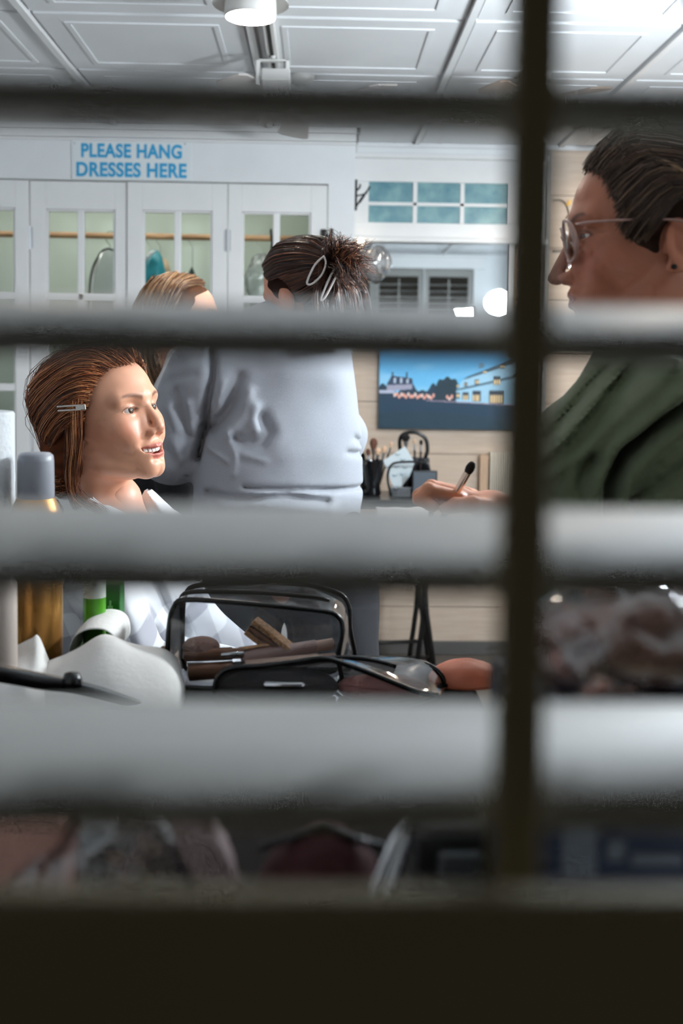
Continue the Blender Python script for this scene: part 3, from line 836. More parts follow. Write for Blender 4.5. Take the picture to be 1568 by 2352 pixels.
def frame(origin, az, pitch=0., roll=0., scale=1.0):
    """head matrix: az = heading of the face in world xy degrees, pitch>0 chin up, roll>0 leans to own left"""
    return Matrix.Translation(Vector(origin)) @ Matrix.Rotation(math.radians(az), 4, 'Z') @ Matrix.Rotation(math.radians(-pitch), 4, 'Y') @ Matrix.Rotation(math.radians(-roll), 4, 'X') @ Matrix.Scale(scale, 4)

def eyes(M4, par, iris, look=(1, 0, 0)):
    white_e = MATS.get('eye_white') or mat('eye_white', srgb(226, 216, 210), .12, attr='col', coat=.4)
    for s in (-1, 1):
        n, m = 24, 32
        th = np.linspace(0.0, np.pi, n); ph = np.linspace(0, 2 * np.pi, m, endpoint=False)
        T, Q = np.meshgrid(th, ph, indexing='ij')
        q = Vector((1, 0, 0)).rotation_difference(Vector(look).normalized()).to_matrix()
        L = np.stack([np.cos(T), np.sin(T) * np.cos(Q), np.sin(T) * np.sin(Q)], -1).reshape(-1, 3)
        bul = np.clip(np.cos(np.clip(T.ravel() / .62, 0, 1) * math.pi / 2), 0, 1) * .0008
        V = L * (.0124 + bul)[:, None]
        c = np.tile(np.array(srgb(232, 222, 216)), (len(V), 1)); t = T.ravel()
        c[t < .58] = np.array(iris); c[(t < .60) & (t > .50)] = np.array(iris) * .3; c[t < .25] = (.004, .004, .004)
        V = V @ np.array(q).T + np.array((.0735, s * .0315, 0))
        fs = [(i * m + j, i * m + (j + 1) % m, (i + 1) * m + (j + 1) % m, (i + 1) * m + j) for i in range(n - 1) for j in range(m)]
        npmesh('eye', tobody(V, M4), fs, c, white_e, par)

def teeth(M4, par):
    tm_ = MATS.get('teeth') or mat('teeth', srgb(238, 230, 220), .18, coat=.3)
    for row, zc, hh, ws in ((0, -.0715, .0050, (.0082, .0068, .0072, .0062, .006)),):
        for s in (-1, 1):
            a = 0.0
            for w in ws:
                y = a + w / 2; a += w
                x = .0880 - 16.0 * y * y
                ang = math.atan(34 * y) * s
                M = Matrix(M4) @ Matrix.Translation((x, s * y, zc + (.0050 * (y / .028) ** 2))) @ Matrix.Rotation(-ang * -1, 4, 'Z')
                m = MB(); m.box((-.003, -w / 2 + .0002, -hh), (.002, w / 2 - .0002, hh), M=M); m.build('tooth', tm_, par, bevel=.0012, seg=3, smooth=True)
    m = MB(); m.box((-.02, -.024, -.016), (-.012, .024, .012), M=Matrix(M4) @ Matrix.Translation((.0835, 0, -.074))); m.build('mouth_inside', MATS.get('mouth_dark') or mat('mouth_dark', srgb(70, 24, 22), .5), par)

def mesh_sdf(name, f, lo, hi, h, M4=None, it=1, mats=None, par=None, colf=None):
    V, F_ = nets(f, lo, hi, h)
    if it: V = relax(V, F_, it, .5)
    c = colf(V) if colf else None
    return npmesh(name, V if M4 is None else tobody(V, M4), F_, c, mats, par)

HC = np.array((-.006, 0, .030)); HR = np.array((.1045, .0815, .0925))
def hp(az, el, off=0.0, r=HR):
    a, e = math.radians(az), math.radians(el)
    d = np.array([math.cos(e) * math.cos(a), math.cos(e) * math.sin(a), math.sin(e)])
    k = 1 / math.sqrt(((d / r) ** 2).sum())
    return HC + d * (k + off)

def hair_obj(parts, name, m, par, M4, r=.00042, cols=None):
    S = np.concatenate([tobody(s.reshape(-1, 3), M4).reshape(s.shape) for s in parts]) if len({s.shape[1] for s in parts}) == 1 else None
    V, F_, C = tubes(S, np.full(len(S), r) * (0.7 + .6 * RNG.random(len(S))), hair_cols(len(S), *cols))
    return npmesh(name, V, F_, C, m, par)
# ---------------------------------------------------------------- people
def cap_sdf(off=.006, slope=1.41, x0=.02, back=0.0, ear=True, low=None, er=(.028, .03, .038), nape=False):
    def f(p):
        s = np.stack([p[:, 0], np.abs(p[:, 1]), p[:, 2]], -1)
        d = ell(s, HC, HR + off - .006)
        if back: d = smin(d, ell(s, (-.03, 0, .01), (.092 + back, .082, .09)), .03)
        if nape: d = smin(d, ell(s, (-.050, 0, -.075), (.046, .056, .066)), .02)
        cut = (-(p[:, 2] - slope * (p[:, 0] - x0))) / math.sqrt(1 + slope * slope)
        d = smax(d, cut, .008)
        if ear: d = smax(d, -ell(s, (-.018, .085, -.022), er), .006)
        if low is not None: d = smax(d, low - p[:, 2], .01)
        return d + .0012 * vnoise(p, 160, 9)
    return f

def hair_mat(name, rough=.34):
    m = mat(name, (.1, .05, .03), rough, attr='col', spec=.65)
    return m
cap_m = mat('hair_underlayer', (.1, .05, .03), .85, attr='col', spec=.12)
def cloth_folds(folds, d, band=None):
    """folds: ([(px,py)...], amp m, width px); grooves (amp>0) or ridges (amp<0) pressed into cloth facing the window"""
    L = []
    for pts, amp, w in folds:
        q = np.array([P(a, b, d)[[0, 2]] for a, b in pts], np.float32); L.append((q, amp, w * d / F_PX))
    def f(p):
        o = np.zeros(len(p), np.float32); xz = p[:, [0, 2]]
        for q, amp, w in L:
            m = np.full(len(p), 1e9, np.float32)
            for i in range(len(q) - 1):
                a, b = q[i], q[i + 1]; ba = b - a; h = np.clip(((xz - a) @ ba) / (ba @ ba), 0, 1)
                e = xz - a - h[:, None] * ba; m = np.minimum(m, (e ** 2).sum(-1))
            o += amp * np.exp(-m / (w * w))
        return o
    return f
V3 = lambda *a: np.array(a, float)

# ======== seated woman with auburn hair (left) ==========================================
MA0 = frame((0, 0, 0), -29, 14, -4.5)
eyeA = np.array(MA0 @ Vector((.0860, -.0315, 0)))
MA = Matrix.Translation(Vector(P(303, 942, 1.80) - eyeA)) @ MA0
skinA = mat('skin_fair', srgb(224, 172, 148), .42, attr='col', sss=0, spec=.45)
OA = np.array(MA.translation)
neckA = MA.inverted()
nb = P(262, 1190, 1.90); nb2 = P(250, 1290, 1.93)
nkA = [(-.030, 0, -.060)] + [tuple(MA.inverted() @ Vector(q)) for q in ((nb + OA) / 2 + V3(-.025, .02, -.012), nb + V3(-.01, 0, .02))]
fA = head_sdf(smile=1.0, neck=nkA, lid=.80, tipup=.004, nose=-.001, earhide=True)
colA = lambda V: skin_cols(V, srgb(232, 168, 136), srgb(200, 104, 94), 1.0, srgb(222, 122, 92), browcol=srgb(104, 62, 42), browth=1.35)
Vh, Fh = nets(fA, (-.14, -.10, -.25), (.13, .10, .13), .0021); Vh = relax(Vh, Fh, 1)
ch = colA(Vh); Vh = tobody(Vh, MA)
# body below the neck: torso, arms, hands on lap, seated legs
shR, shL = P(205, 1262, 1.80), P(345, 1262, 2.02)
hipc = V3(nb[0] - .05, nb[1] + .03, .72); hipA_ = hipc
elR, elL = P(300, 1520, 1.72), P(470, 1500, 1.98)
wrR, wrL = P(520, 1545, 1.80), P(560, 1530, 1.90)
kneeR, kneeL = hipc + V3(.40, -.10, -.06), hipc + V3(.40, .12, -.06)
def bodyA(p):
    d = chain(p, [nb + V3(0, 0, .03), nb + V3(0, .02, -.12), hipc], [.05, .10, .115], .05)
    d = smin(d, cap(p, shR, shL, .045), .04)
    for a, b, c in ((shR, elR, wrR), (shL, elL, wrL)): d = smin(d, chain(p, [a, b, c, c + V3(.07, .01, -.005)], [.042, .034, .025, .022], .015), .02)
    for s, k in ((-1, kneeR), (1, kneeL)):
        h0 = hipc + V3(.02, s * .08, -.03); an = k + V3(.03, 0, -.44)
        d = smin(d, chain(p, [h0, k, an, an + V3(.13, 0, -.05)], [.075, .052, .036, .03], .03), .03)
    return d
Vb, Fb = nets(bodyA, np.minimum(hipc, elR) - V3(.25, .35, .75), np.maximum(kneeL, wrL) + V3(.25, .25, .55), .009)
pA = npmesh('person', np.concatenate([Vh, Vb]), np.concatenate([Fh, Fb + len(Vh)]), np.concatenate([ch, np.tile(np.array(srgb(226, 170, 144)), (len(Vb), 1))]), skinA)
tag(pA, 'smiling seated person with auburn hair and pale checked shirt', 'person')
eyes(MA, pA, srgb(84, 56, 36), (1, .02, .05)); teeth(MA, pA)

# checked shirt
chk = bpy.data.materials.new('pale_buffalo_check'); chk.use_nodes = True
nt = chk.node_tree; bs = nt.nodes['Principled BSDF']; bs.inputs['Roughness'].default_value = .8; bs.inputs['Specular IOR Level'].default_value = .2
def _n(t, **k):
    n = nt.nodes.new(t)
    for a_, b_ in k.items(): setattr(n, a_, b_)
    return n
tc_ = _n('ShaderNodeTexCoord'); waves = []
for vec in ((.90, .10, .42), (-.42, -.2, .90)):
    dt = _n('ShaderNodeVectorMath', operation='DOT_PRODUCT'); nt.links.new(tc_.outputs['Object'], dt.inputs[0]); dt.inputs[1].default_value = vec
    ml = _n('ShaderNodeMath', operation='MULTIPLY'); nt.links.new(dt.outputs['Value'], ml.inputs[0]); ml.inputs[1].default_value = math.pi / .036
    sn = _n('ShaderNodeMath', operation='SINE'); nt.links.new(ml.outputs[0], sn.inputs[0])
    mr = _n('ShaderNodeMapRange'); mr.inputs['From Min'].default_value = -.12; mr.inputs['From Max'].default_value = .12; nt.links.new(sn.outputs[0], mr.inputs['Value']); waves.append(mr)
ad = _n('ShaderNodeMath', operation='ADD'); nt.links.new(waves[0].outputs[0], ad.inputs[0]); nt.links.new(waves[1].outputs[0], ad.inputs[1])
cr_ = _n('ShaderNodeValToRGB'); hf = _n('ShaderNodeMath', operation='MULTIPLY'); hf.inputs[1].default_value = .5; nt.links.new(ad.outputs[0], hf.inputs[0]); nt.links.new(hf.outputs[0], cr_.inputs[0])
cr_.color_ramp.elements[0].color = (*srgb(226, 228, 232), 1); cr_.color_ramp.elements[1].color = (*srgb(160, 160, 168), 1)
at = _n('ShaderNodeAttribute', attribute_name='col'); mx_ = _n('ShaderNodeMix', data_type='RGBA'); nt.links.new(at.outputs['Fac'], mx_.inputs['Factor'])
nt.links.new(cr_.outputs[0], mx_.inputs['A']); mx_.inputs['B'].default_value = (*srgb(232, 232, 234), 1); nt.links.new(mx_.outputs['Result'], bs.inputs['Base Color'])
fo = cloth_folds([([(165, 1350), (230, 1420), (330, 1500)], .006, 14), ([(330, 1330), (370, 1420), (400, 1500)], .016, 14), ([(300, 1345), (350, 1440)], -.008, 16), ([(440, 1350), (500, 1420), (550, 1480)], .008, 12), ([(410, 1340), (480, 1440)], -.008, 12), ([(480, 1340), (540, 1440)], -.006, 10),
                  ([(170, 1140), (230, 1200)], -.008, 10), ([(205, 1150), (250, 1200)], .006, 8), ([(300, 1150), (345, 1200)], -.010, 9), ([(330, 1150), (370, 1190)], .007, 8), ([(282, 1165), (292, 1205)], .008, 6)], 1.78)
def shirtA(p):
    d = chain(p, [nb + V3(-.01, .015, -.035), nb + V3(0, .02, -.14), hipc + V3(.01, 0, .02)], [.078, .125, .140], .05)
    d = smin(d, cap(p, shR + V3(0, 0, -.005), shL, .066), .05)
    d = smin(d, chain(p, [P(120, 1118, 1.90), P(165, 1140, 1.835), P(240, 1200, 1.815)], [.016, .018, .022], .02), .03)
    d = smin(d, chain(p, [P(280, 1150, 1.955), P(330, 1160, 1.965), P(385, 1205, 1.96)], [.010, .018, .030], .02), .03)
    d = smin(d, chain(p, [shR, elR + V3(.01, 0, 0), wrR], [.062, .056, .044], .02), .035)
    d = smin(d, chain(p, [shL, elL, wrL], [.062, .058, .050], .02), .035)
    d = smin(d, ell(p, (elL + V3(-.02, -.02, -.02)), (.10, .08, .10)), .04)
    d = d + fo(p) + .0035 * vnoise(p, 55, 21)
    # open neck
    d = smax(d, -ell(p, nb + V3(.012, .002, .025), (.050, .052, .060)), .006)
    return smax(d, -cap(p, nb + V3(0, 0, .1), nb + V3(0, .01, -.05), .046), .004)
Vs, Fs = nets(shirtA, np.minimum(hipc, shR) - V3(.22, .24, .12), np.maximum(wrL, shL) + V3(.12, .18, .12), .0048); Vs = relax(Vs, Fs, 2)
top = np.clip((Vs[:, 2] - (nb[2] - .14)) / .02, 0, 1)
cA = np.stack([top, top, top], -1)
npmesh('shirt', Vs, Fs, cA, chk, pA)
jeans = mat('dark_denim', srgb(40, 44, 56), .85, var=.15, vscale=60)
def pantsA(p):
    d = None
    for s, k in ((-1, kneeR), (1, kneeL)):
        h0 = hipc + V3(.0, s * .07, -.04); an = k + V3(.03, 0, -.40)
        e = chain(p, [h0, k, an], [.10, .068, .05], .03); d = e if d is None else smin(d, e, .03)
    return d
Vq, Fq_ = nets(pantsA, hipc - V3(.15, .28, .60), hipc + V3(.62, .28, .12), .011); npmesh('trousers', Vq, Fq_, None, jeans, pA)

# auburn hair
hairA = hair_mat('auburn_hair', .30)
HR_A = np.array((.113, .0925, .0985))
Mi = MA
colhA = (srgb(160, 88, 50), srgb(220, 148, 96), srgb(84, 42, 26), .28, .34)
def capA(p):
    d = ell(p, HC + V3(-.006, 0, 0), HR_A - .008)
    d = smin(d, ell(p, (-.055, 0, -.03), (.078, .078, .075)), .03)
    cut = (-(p[:, 2] - 1.5 * (p[:, 0] - .016))) / 1.80; d = smax(d, cut, .014)
    d = smax(d, -(p[:, 2] + .105), .02)
    return d
hA = mesh_sdf('hair', capA, (-.16, -.12, -.13), (.13, .12, .15), .0035, MA, 1, cap_m, pA, lambda V: np.array(srgb(104, 56, 34)) * (1 + .35 * vnoise(V * np.array([.2, 1, 1.5], np.float32), 300, 3))[:, None])
def gA(sg, az0, el0, az1, el1, az2, el2, az3, el3, o0=-.004, o1=.006, o2=.008, o3=.006):
    g = [hp(sg * az0, el0, o0, HR_A), hp(sg * (az0 * .7 + az1 * .3), el0 * .7 + el1 * .3 + 2, o1 * .8, HR_A), hp(sg * az1, el1, o1, HR_A), hp(sg * az2, el2, o2, HR_A), hp(sg * az3, el3, o3, HR_A), V3(-.118, sg * .02, -.062)]
    return g
rows = [(2, 31, 20, 66, 150, 50, 172, 5), (13, 32, 44, 60, 140, 40, 168, 0), (25, 32, 60, 50, 135, 28, 166, -5), (36, 30, 74, 38, 132, 16, 164, -10), (46, 25, 82, 26, 130, 6, 162, -14), (54, 17, 88, 14, 128, -4, 160, -19), (61, 7, 92, 2, 126, -13, 158, -24), (68, -4, 96, -10, 126, -22, 156, -29), (75, -15, 100, -22, 128, -31, 155, -34)]
pr = []
for sg, n in ((-1, 4200), (1, 1500)):
    pr.append(sheet([gA(sg, *r) for r in rows], n, 16, .008, .0012, 70, .5, cen=HC))
# hair lifting off the brow, backwards
lock = [[hp(-66, 6, .004, HR_A), V3(.012, -.090, -.028), V3(.000, -.094, -.072), V3(-.010, -.092, -.115), V3(.014, -.088, -.150), V3(.022, -.084, -.172)],
        [hp(-74, 0, .004, HR_A), V3(-.004, -.092, -.036), V3(-.014, -.094, -.080), V3(-.030, -.090, -.125), V3(-.012, -.086, -.165), V3(-.004, -.084, -.19)],
        [hp(-84, -6, .004, HR_A), V3(-.020, -.092, -.044), V3(-.032, -.092, -.088), V3(-.046, -.086, -.130), V3(-.034, -.082, -.175), V3(-.03, -.08, -.20)]]
lock = [[np.array(q) + V3(.010 * math.sin(j * 1.9 + i), -.003 * math.cos(j * 2), 0) * (j > 1) for j, q in enumerate(g)] for i, g in enumerate(lock)]
pr.append(sheet(lock[:2], 170, 16, .004, .0030, 4, .8)); pr.append(sheet(lock[1:], 90, 16, .004, .0030, 3, .8))
fly = sheet([gA(-1, *r) for r in rows[:6]], 160, 16, .014, .004, 100, .1, cen=HC); pr.append(fly)
pr.append(sheet([gA(-1, r[0] - 3, r[1] - 4, *r[2:]) for r in rows], 420, 16, .006, .0016, 120, .3, cen=HC))
# low bun
bc = V3(-.122, -.006, -.080); bn = []
for i in range(900):
    a0 = RNG.random() * 6.28; n_ = RNG.normal(size=3) * .35 + V3(.25, -.25, .9); n_ /= np.linalg.norm(n_)
    u = np.cross(n_, V3(1, 0, 0)); u /= np.linalg.norm(u); w = np.cross(n_, u); t = np.linspace(0, 3.6, 16) + a0; R_ = .026 + .020 * RNG.random()
    bn.append(bc + (np.cos(t)[:, None] * u + np.sin(t)[:, None] * w) * R_ * V3(1, 1.1, 1.0) + n_ * RNG.normal() * .013)
pr.append(np.array(bn))
hair_obj(pr, 'hair_strands', hairA, hA, MA, .00048, colhA)
mesh_sdf('bun', lambda p: ell(p, bc, (.040, .043, .040)) + .002 * vnoise(p, 200, 2), bc - .06, bc + .06, .004, MA, 1, cap_m, hA, lambda V: np.tile(np.array(srgb(80, 42, 28)), (len(V), 1)))
# silver duck-bill clip on the side
clipm = mat('brushed_clip_steel', srgb(196, 190, 184), .28, metal=.85)
dC = 1.762
c0, c1 = P(131, 939, dC), P(197, 935, dC - .004)
u = (c1 - c0); L = np.linalg.norm(u); Mx = Matrix.Translation(Vector(c0)) @ Vector(u).to_track_quat('X', 'Z').to_matrix().to_4x4()
cl = MB(); cl.box((0, -.0015, .0018), (L * .78, .0005, .0050), M=Mx); cl.box((0.001, -.0015, -.0050), (L * .78, .0005, -.0018), M=Mx); cl.box((L * .66, -.002, -.0050), (L * .84, .001, .0050), M=Mx)
cl.build('hair_clip', clipm, hA, bevel=.0008)
cl = MB(); cl.box((L * .82, -.0035, -.0052), (L, .0025, .0052), M=Mx); cl.build('clip_spring', clipm, hA, bevel=.002)

# ======== person in grey sweatshirt, from behind =========================================
MBm = frame(P(703, 676, 2.37), 128, -16, 6)
skinB = mat('skin_warm', srgb(214, 150, 122), .45, attr='col', sss=0, spec=.4)
nbB = P(690, 800, 2.40)
nkB = [(-.030, 0, -.060)] + [tuple(MBm.inverted() @ Vector(q)) for q in (P(695, 752, 2.37), nbB)]
fB = head_sdf(neck=nkB); Vh, Fh = nets(fB, (-.17, -.12, -.26), (.13, .12, .13), .0030); Vh = relax(Vh, Fh, 1)
ch = skin_cols(Vh, srgb(216, 148, 118), srgb(180, 90, 84)); Vh = tobody(Vh, MBm)
e_ = MBm
shLB, shRB = P(462, 868, 2.38), P(692, 878, 2.40)
elLB, elRB = P(402, 1020, 2.42), P(772, 1000, 2.54)
wrLB, wrRB = P(430, 840, 2.74), P(640, 860, 2.80)
hipB = V3((P(640, 1200, 2.38))[0], 2.38, .93)
toC = lambda w: w + V3(.03, .06, .02)
def bodyB(p):
    d = chain(p, [nbB, nbB + V3(-.02, 0, -.2), hipB], [.05, .11, .12], .06); d = smin(d, cap(p, shLB, shRB, .05), .05)
    for a, b, c in ((shLB, elLB, wrLB), (shRB, elRB, wrRB)):
        d = smin(d, chain(p, [a, b, c], [.045, .036, .026], .02), .02)
        for k in range(4): d = smin(d, chain(p, [c + V3(.01 * k - .015, .02, 0), c + V3(.014 * k - .02, .075, .012), c + V3(.012 * k - .01, .11, -.012)], [.012, .0085, .007], .006), .008)
        d = smin(d, chain(p, [c + V3(.02, .01, .01), c + V3(.04, .05, .03)], [.011, .009]), .008)
    for s in (-1, 1):
        h0 = hipB + V3(s * .085, 0, -.03); k = hipB + V3(s * .10, -.01, -.45); an = hipB + V3(s * .095, .0, -.85)
        if s > 0: h0 = h0 + V3(.035, 0, 0); k = V3(P(820, 1530, 2.36)[0] - .02, 2.36, k[2])
        d = smin(d, chain(p, [h0, k, an, an + V3(0, .15, -.045)], [.08, .055, .04, .032], .03), .03)
    return d
Vb, Fb = nets(bodyB, (hipB[0] - .42, 2.15, 0.0), (hipB[0] + .42, 3.02, 1.5), .011)
pB = npmesh('person', np.concatenate([Vh, Vb]), np.concatenate([Fh, Fb + len(Vh)]), np.concatenate([ch, np.tile(np.array(srgb(216, 148, 118)), (len(Vb), 1))]), skinB)
tag(pB, 'standing person in grey sweatshirt with clipped-up brown hair, seen from behind', 'person')
grey = mat('heather_grey_fleece', srgb(154, 157, 164), .92, spec=.1, var=.07, vscale=500, bump=.05, bscale=900, sheen=.15)
fo2 = cloth_folds([([(560, 1120), (640, 1122), (730, 1126), (842, 1134)], .016, 5), ([(470, 1138), (550, 1146), (600, 1142), (660, 1136), (750, 1156)], .016, 8), ([(560, 1128), (640, 1130), (720, 1136)], -.006, 7), ([(500, 1165), (620, 1160), (760, 1175)], -.010, 12),
                   ([(545, 868), (530, 920), (505, 965), (480, 985)], .020, 17), ([(570, 900), (555, 960), (520, 1000)], -.010, 15), ([(600, 960), (618, 992), (600, 1018), (560, 1020), (540, 1010)], .017, 14), ([(585, 935), (585, 980)], -.012, 13),
                   ([(510, 880), (500, 930)], -.010, 11), ([(480, 800), (484, 860), (470, 930), (455, 1000), (440, 1060)], .030, 9), ([(470, 1030), (520, 1060)], -.010, 6), ([(535, 1090), (540, 1050), (520, 990)], -.007, 6),
                   ([(560, 1045), (610, 1058)], -.006, 7), ([(800, 1046), (838, 1052)], .014, 6), ([(818, 1012), (838, 1030)], .010, 6), ([(375, 940), (400, 990)], -.012, 14), ([(425, 930), (430, 990)], -.010, 10), ([(400, 900), (412, 960), (420, 1010)], .012, 11), ([(385, 1010), (405, 1060)], -.008, 12), ([(365, 880), (440, 860)], .006, 10)], 2.25)
def sweatB(p):
    d = ell(p, P(648, 940, 2.40), (.168, .128, .25))
    d = smin(d, ell(p, P(640, 1100, 2.40), (.186, .132, .20)), .06)
    d = smin(d, cap(p, P(640, 1050, 2.40), P(634, 1235, 2.40), .150, .182), .06)
    d = smin(d, cap(p, shLB + V3(.02, 0, .0), shRB + V3(-.01, 0, .0), .092, .090), .06)
    d = smin(d, ell(p, nbB + V3(0, .01, .01), (.085, .082, .05)), .05)
    d = smin(d, chain(p, [shLB, elLB, wrLB], [.082, .086, .056], .03), .02)
    d = smin(d, chain(p, [shRB, elRB, wrRB], [.080, .066, .050], .03), .035)
    fm = fo2(p) * np.clip((2.44 - p[:, 1]) / .05, 0, 1)
    d = d + fm + .0030 * vnoise(p, 34, 31) + .0016 * vnoise(p, 90, 33)
    d = smax(d, (P(640, 1330, 2.4)[2]) - p[:, 2], .01)
    return smax(d, -cap(p, nbB + V3(0, 0, .15), nbB + V3(0, 0, -.03), .058), .006)
Vs, Fs = nets(sweatB, (hipB[0] - .36, 2.16, .84), (hipB[0] + .34, 2.92, 1.52), .0052); Vs = relax(Vs, Fs, 2)
npmesh('sweatshirt', Vs, Fs, None, grey, pB)
blackcloth = mat('black_jersey', srgb(26, 26, 31), .85, var=.1, vscale=90)
legR = P(828, 1400, 2.36)
def pantsB(p):
    d = cap(p, hipB + V3(-.06, 0, .02), hipB + V3(.07, 0, .02), .13)
    for s in (-1, 1):
        h0 = hipB + V3(s * .085, 0, -.06); k = hipB + V3(s * .10, -.01, -.45); an = hipB + V3(s * .095, .0, -.83)
        if s > 0: h0 = h0 + V3(.035, 0, 0); k = V3(P(820, 1530, 2.36)[0] - .02, 2.36, k[2])
        d = smin(d, chain(p, [h0, k, an], [.105, .075, .06], .04), .03)
    return d + .003 * vnoise(p, 40, 6)
Vq, Fq_ = nets(pantsB, (hipB[0] - .32, 2.16, .04), (hipB[0] + .36, 2.60, 1.1), .010); npmesh('trousers', Vq, Fq_, None, blackcloth, pB)
hairB = hair_mat('dark_brown_hair', .32)
KB = np.array(MBm.inverted() @ Vector(P(768, 612, 2.285)))
capB = cap_sdf(.003, 1.41, .018, low=-.15, er=(.017, .03, .026), nape=True)
hB = mesh_sdf('hair', capB, (-.14, -.11, -.13), (.13, .11, .14), .0035, MBm, 1, cap_m, pB, lambda V: np.tile(np.array(srgb(46, 28, 22)), (len(V), 1)))
def gB(az, el, o=.004):
    s = hp(az, el, .001); g = []
    dS = (s - HC) / np.linalg.norm(s - HC); dK = (KB - HC) / np.linalg.norm(KB - HC); rK = np.linalg.norm(KB - HC)
    for t in np.linspace(0, 1, 6):
        dd = dS * (1 - t) + dK * t; dd /= np.linalg.norm(dd) + 1e-9; r = 1 / math.sqrt(((dd / HR) ** 2).sum()) + o + .010 * t ** 3
        g.append(HC + dd * r)
    return g
ring = [(70, 15), (82, 6), (100, 4), (114, -10), (122, -34), (137, -50), (157, -60), (180, -64), (205, -60), (225, -46), (245, -22), (262, 0), (285, 14), (310, 32), (335, 40), (0, 43), (25, 41), (48, 34), (70, 15)]
pr = [sheet([gB(*q) for q in ring], 4200, 14, .006, .0010, 60, .35, cen=HC)]
tips = [(852, 556), (864, 600), (866, 628), (852, 650), (838, 668), (820, 700), (800, 660), (756, 528), (752, 552), (778, 540), (800, 545), (820, 548), (840, 560), (848, 580), (768, 560), (858, 615)]
sp = []
KW = P(768, 612, 2.285)
for a, b in tips:
    dz_ = 2.24 + RNG.normal() * .045
    for i in range(75):
        tipw = P(a + RNG.normal() * 6, b + RNG.normal() * 6, dz_ + RNG.normal() * .012)
        k0 = KW + RNG.normal(size=3) * .012; mid = (k0 + tipw) / 2 + V3(0, -.022, .010) + RNG.normal(size=3) * .006
        tipw = k0 + (tipw - k0) * (.55 + .5 * RNG.random())
        q = catmull(np.array([k0, k0 * .6 + mid * .4 + V3(0, -.012, 0), mid, tipw]), 14); sp.append(tobody(q, MBm.inverted()))
pr.append(np.array(sp))
ng = [[V3(-.083, y, -.138), V3(-.100, y * 1.15, -.105), V3(-.106, y * 1.25, -.065), V3(-.112, y * 1.1, -.02), KB * .75 + V3(-.11, y, .02) * .25, KB + (KB - HC) * .08] for y in np.linspace(-.062, .062, 7)]
pr.append(sheet(ng, 1500, 14, .004, .0016, 40, .4, cen=HC))
# hanging wisps by the clips
for a0, a1, n in (((742, 600), (738, 700), 160), ((765, 640), (730, 720), 120), ((772, 640), (768, 700), 100)):
    g0 = [tuple(MBm.inverted() @ Vector(P(a0[0] + (a1[0] - a0[0]) * t + 4 * math.sin(t * 5), a0[1] + (a1[1] - a0[1]) * t, 2.245 + .015 * t))) for t in np.linspace(0, 1, 5)]
    g1 = [tuple(np.array(q) + V3(.0, .012, 0)) for q in g0]; pr.append(sheet([g0, g1], n, 14, .002, .0022, 6, .5))
hair_obj(pr, 'hair_strands', hairB, hB, MBm, .00055, (srgb(70, 41, 30), srgb(150, 94, 64), srgb(32, 20, 16), .24, .32))
clipw = mat('pearl_clip_plastic', srgb(224, 218, 214), .2, spec=.6)
for pts, d in ((((744, 588), (722, 610), (705, 648), (716, 652), (738, 632), (748, 606)), 2.232), (((776, 612), (762, 628), (742, 672), (737, 690), (748, 680), (772, 634), (779, 622)), 2.228)):
    q = np.array([P(a, b, d) for a, b in pts]); q = catmull(np.vstack([q, q[:1]]), 40)[:-1]
    MB().tube(q, .0023, 8, closed=True).build('hair_clip', clipw, hB, smooth=True)

# ======== client between them (top of head and dark hair show) ============================
MC = frame(P(414, 740, 2.92), -4, 4, 0)
nbC = P(395, 880, 2.95)
nkC = [(-.030, 0, -.060)] + [tuple(MC.inverted() @ Vector(q)) for q in (P(400, 840, 2.94), nbC)]
Vh, Fh = nets(head_sdf(neck=nkC, earhide=True, lid=.5), (-.14, -.10, -.26), (.13, .10, .13), .0034); Vh = relax(Vh, Fh, 1)
ch = skin_cols(Vh, srgb(232, 178, 150), srgb(190, 100, 94)); Vh = tobody(Vh, MC)
hipC = V3(nbC[0] - .04, nbC[1], .78)
def bodyC(p):
    d = chain(p, [nbC, nbC + V3(0, 0, -.15), hipC], [.05, .10, .11], .05); d = smin(d, cap(p, nbC + V3(0, -.13, -.10), nbC + V3(0, .13, -.10), .045), .04)
    for s in (-1, 1):
        a = nbC + V3(0, s * .15, -.11); e = a + V3(.05, s * .03, -.24); w = e + V3(.20, -s * .04, -.02)
        d = smin(d, chain(p, [a, e, w, w + V3(.07, 0, -.01)], [.042, .034, .025, .022], .015), .02)
        h0 = hipC + V3(.02, s * .08, -.03); k = h0 + V3(.40, s * .02, 0); an = k + V3(.02, 0, -.44)
        d = smin(d, chain(p, [h0, k, an, an + V3(.12, 0, -.04)], [.075, .052, .036, .03], .03), .03)
    return d
Vb, Fb = nets(bodyC, hipC - V3(.2, .3, .62), V3(hipC[0] + .66, hipC[1] + .3, nbC[2] + .1), .011)
pC = npmesh('person', np.concatenate([Vh, Vb]), np.concatenate([Fh, Fb + len(Vh)]), np.concatenate([ch, np.tile(np.array(srgb(232, 178, 150)), (len(Vb), 1))]), skinB)
tag(pC, 'seated person behind, only glossy brown hair and forehead showing', 'person'); eyes(MC, pC, srgb(90, 70, 50))
def topC(p):
    d = chain(p, [nbC + V3(0, 0, -.05), nbC + V3(0, 0, -.17), hipC], [.085, .125, .135], .05); d = smin(d, cap(p, nbC + V3(0, -.14, -.11), nbC + V3(0, .14, -.11), .06), .05)
    for s in (-1, 1):
        a = nbC + V3(0, s * .15, -.11); e = a + V3(.05, s * .03, -.24); w = e + V3(.18, -s * .04, -.02); d = smin(d, chain(p, [a, e, w], [.058, .048, .036], .02), .03)
    return smax(d, -ell(p, nbC + V3(.03, 0, .02), (.07, .07, .07)), .006) + .003 * vnoise(p, 45, 3)
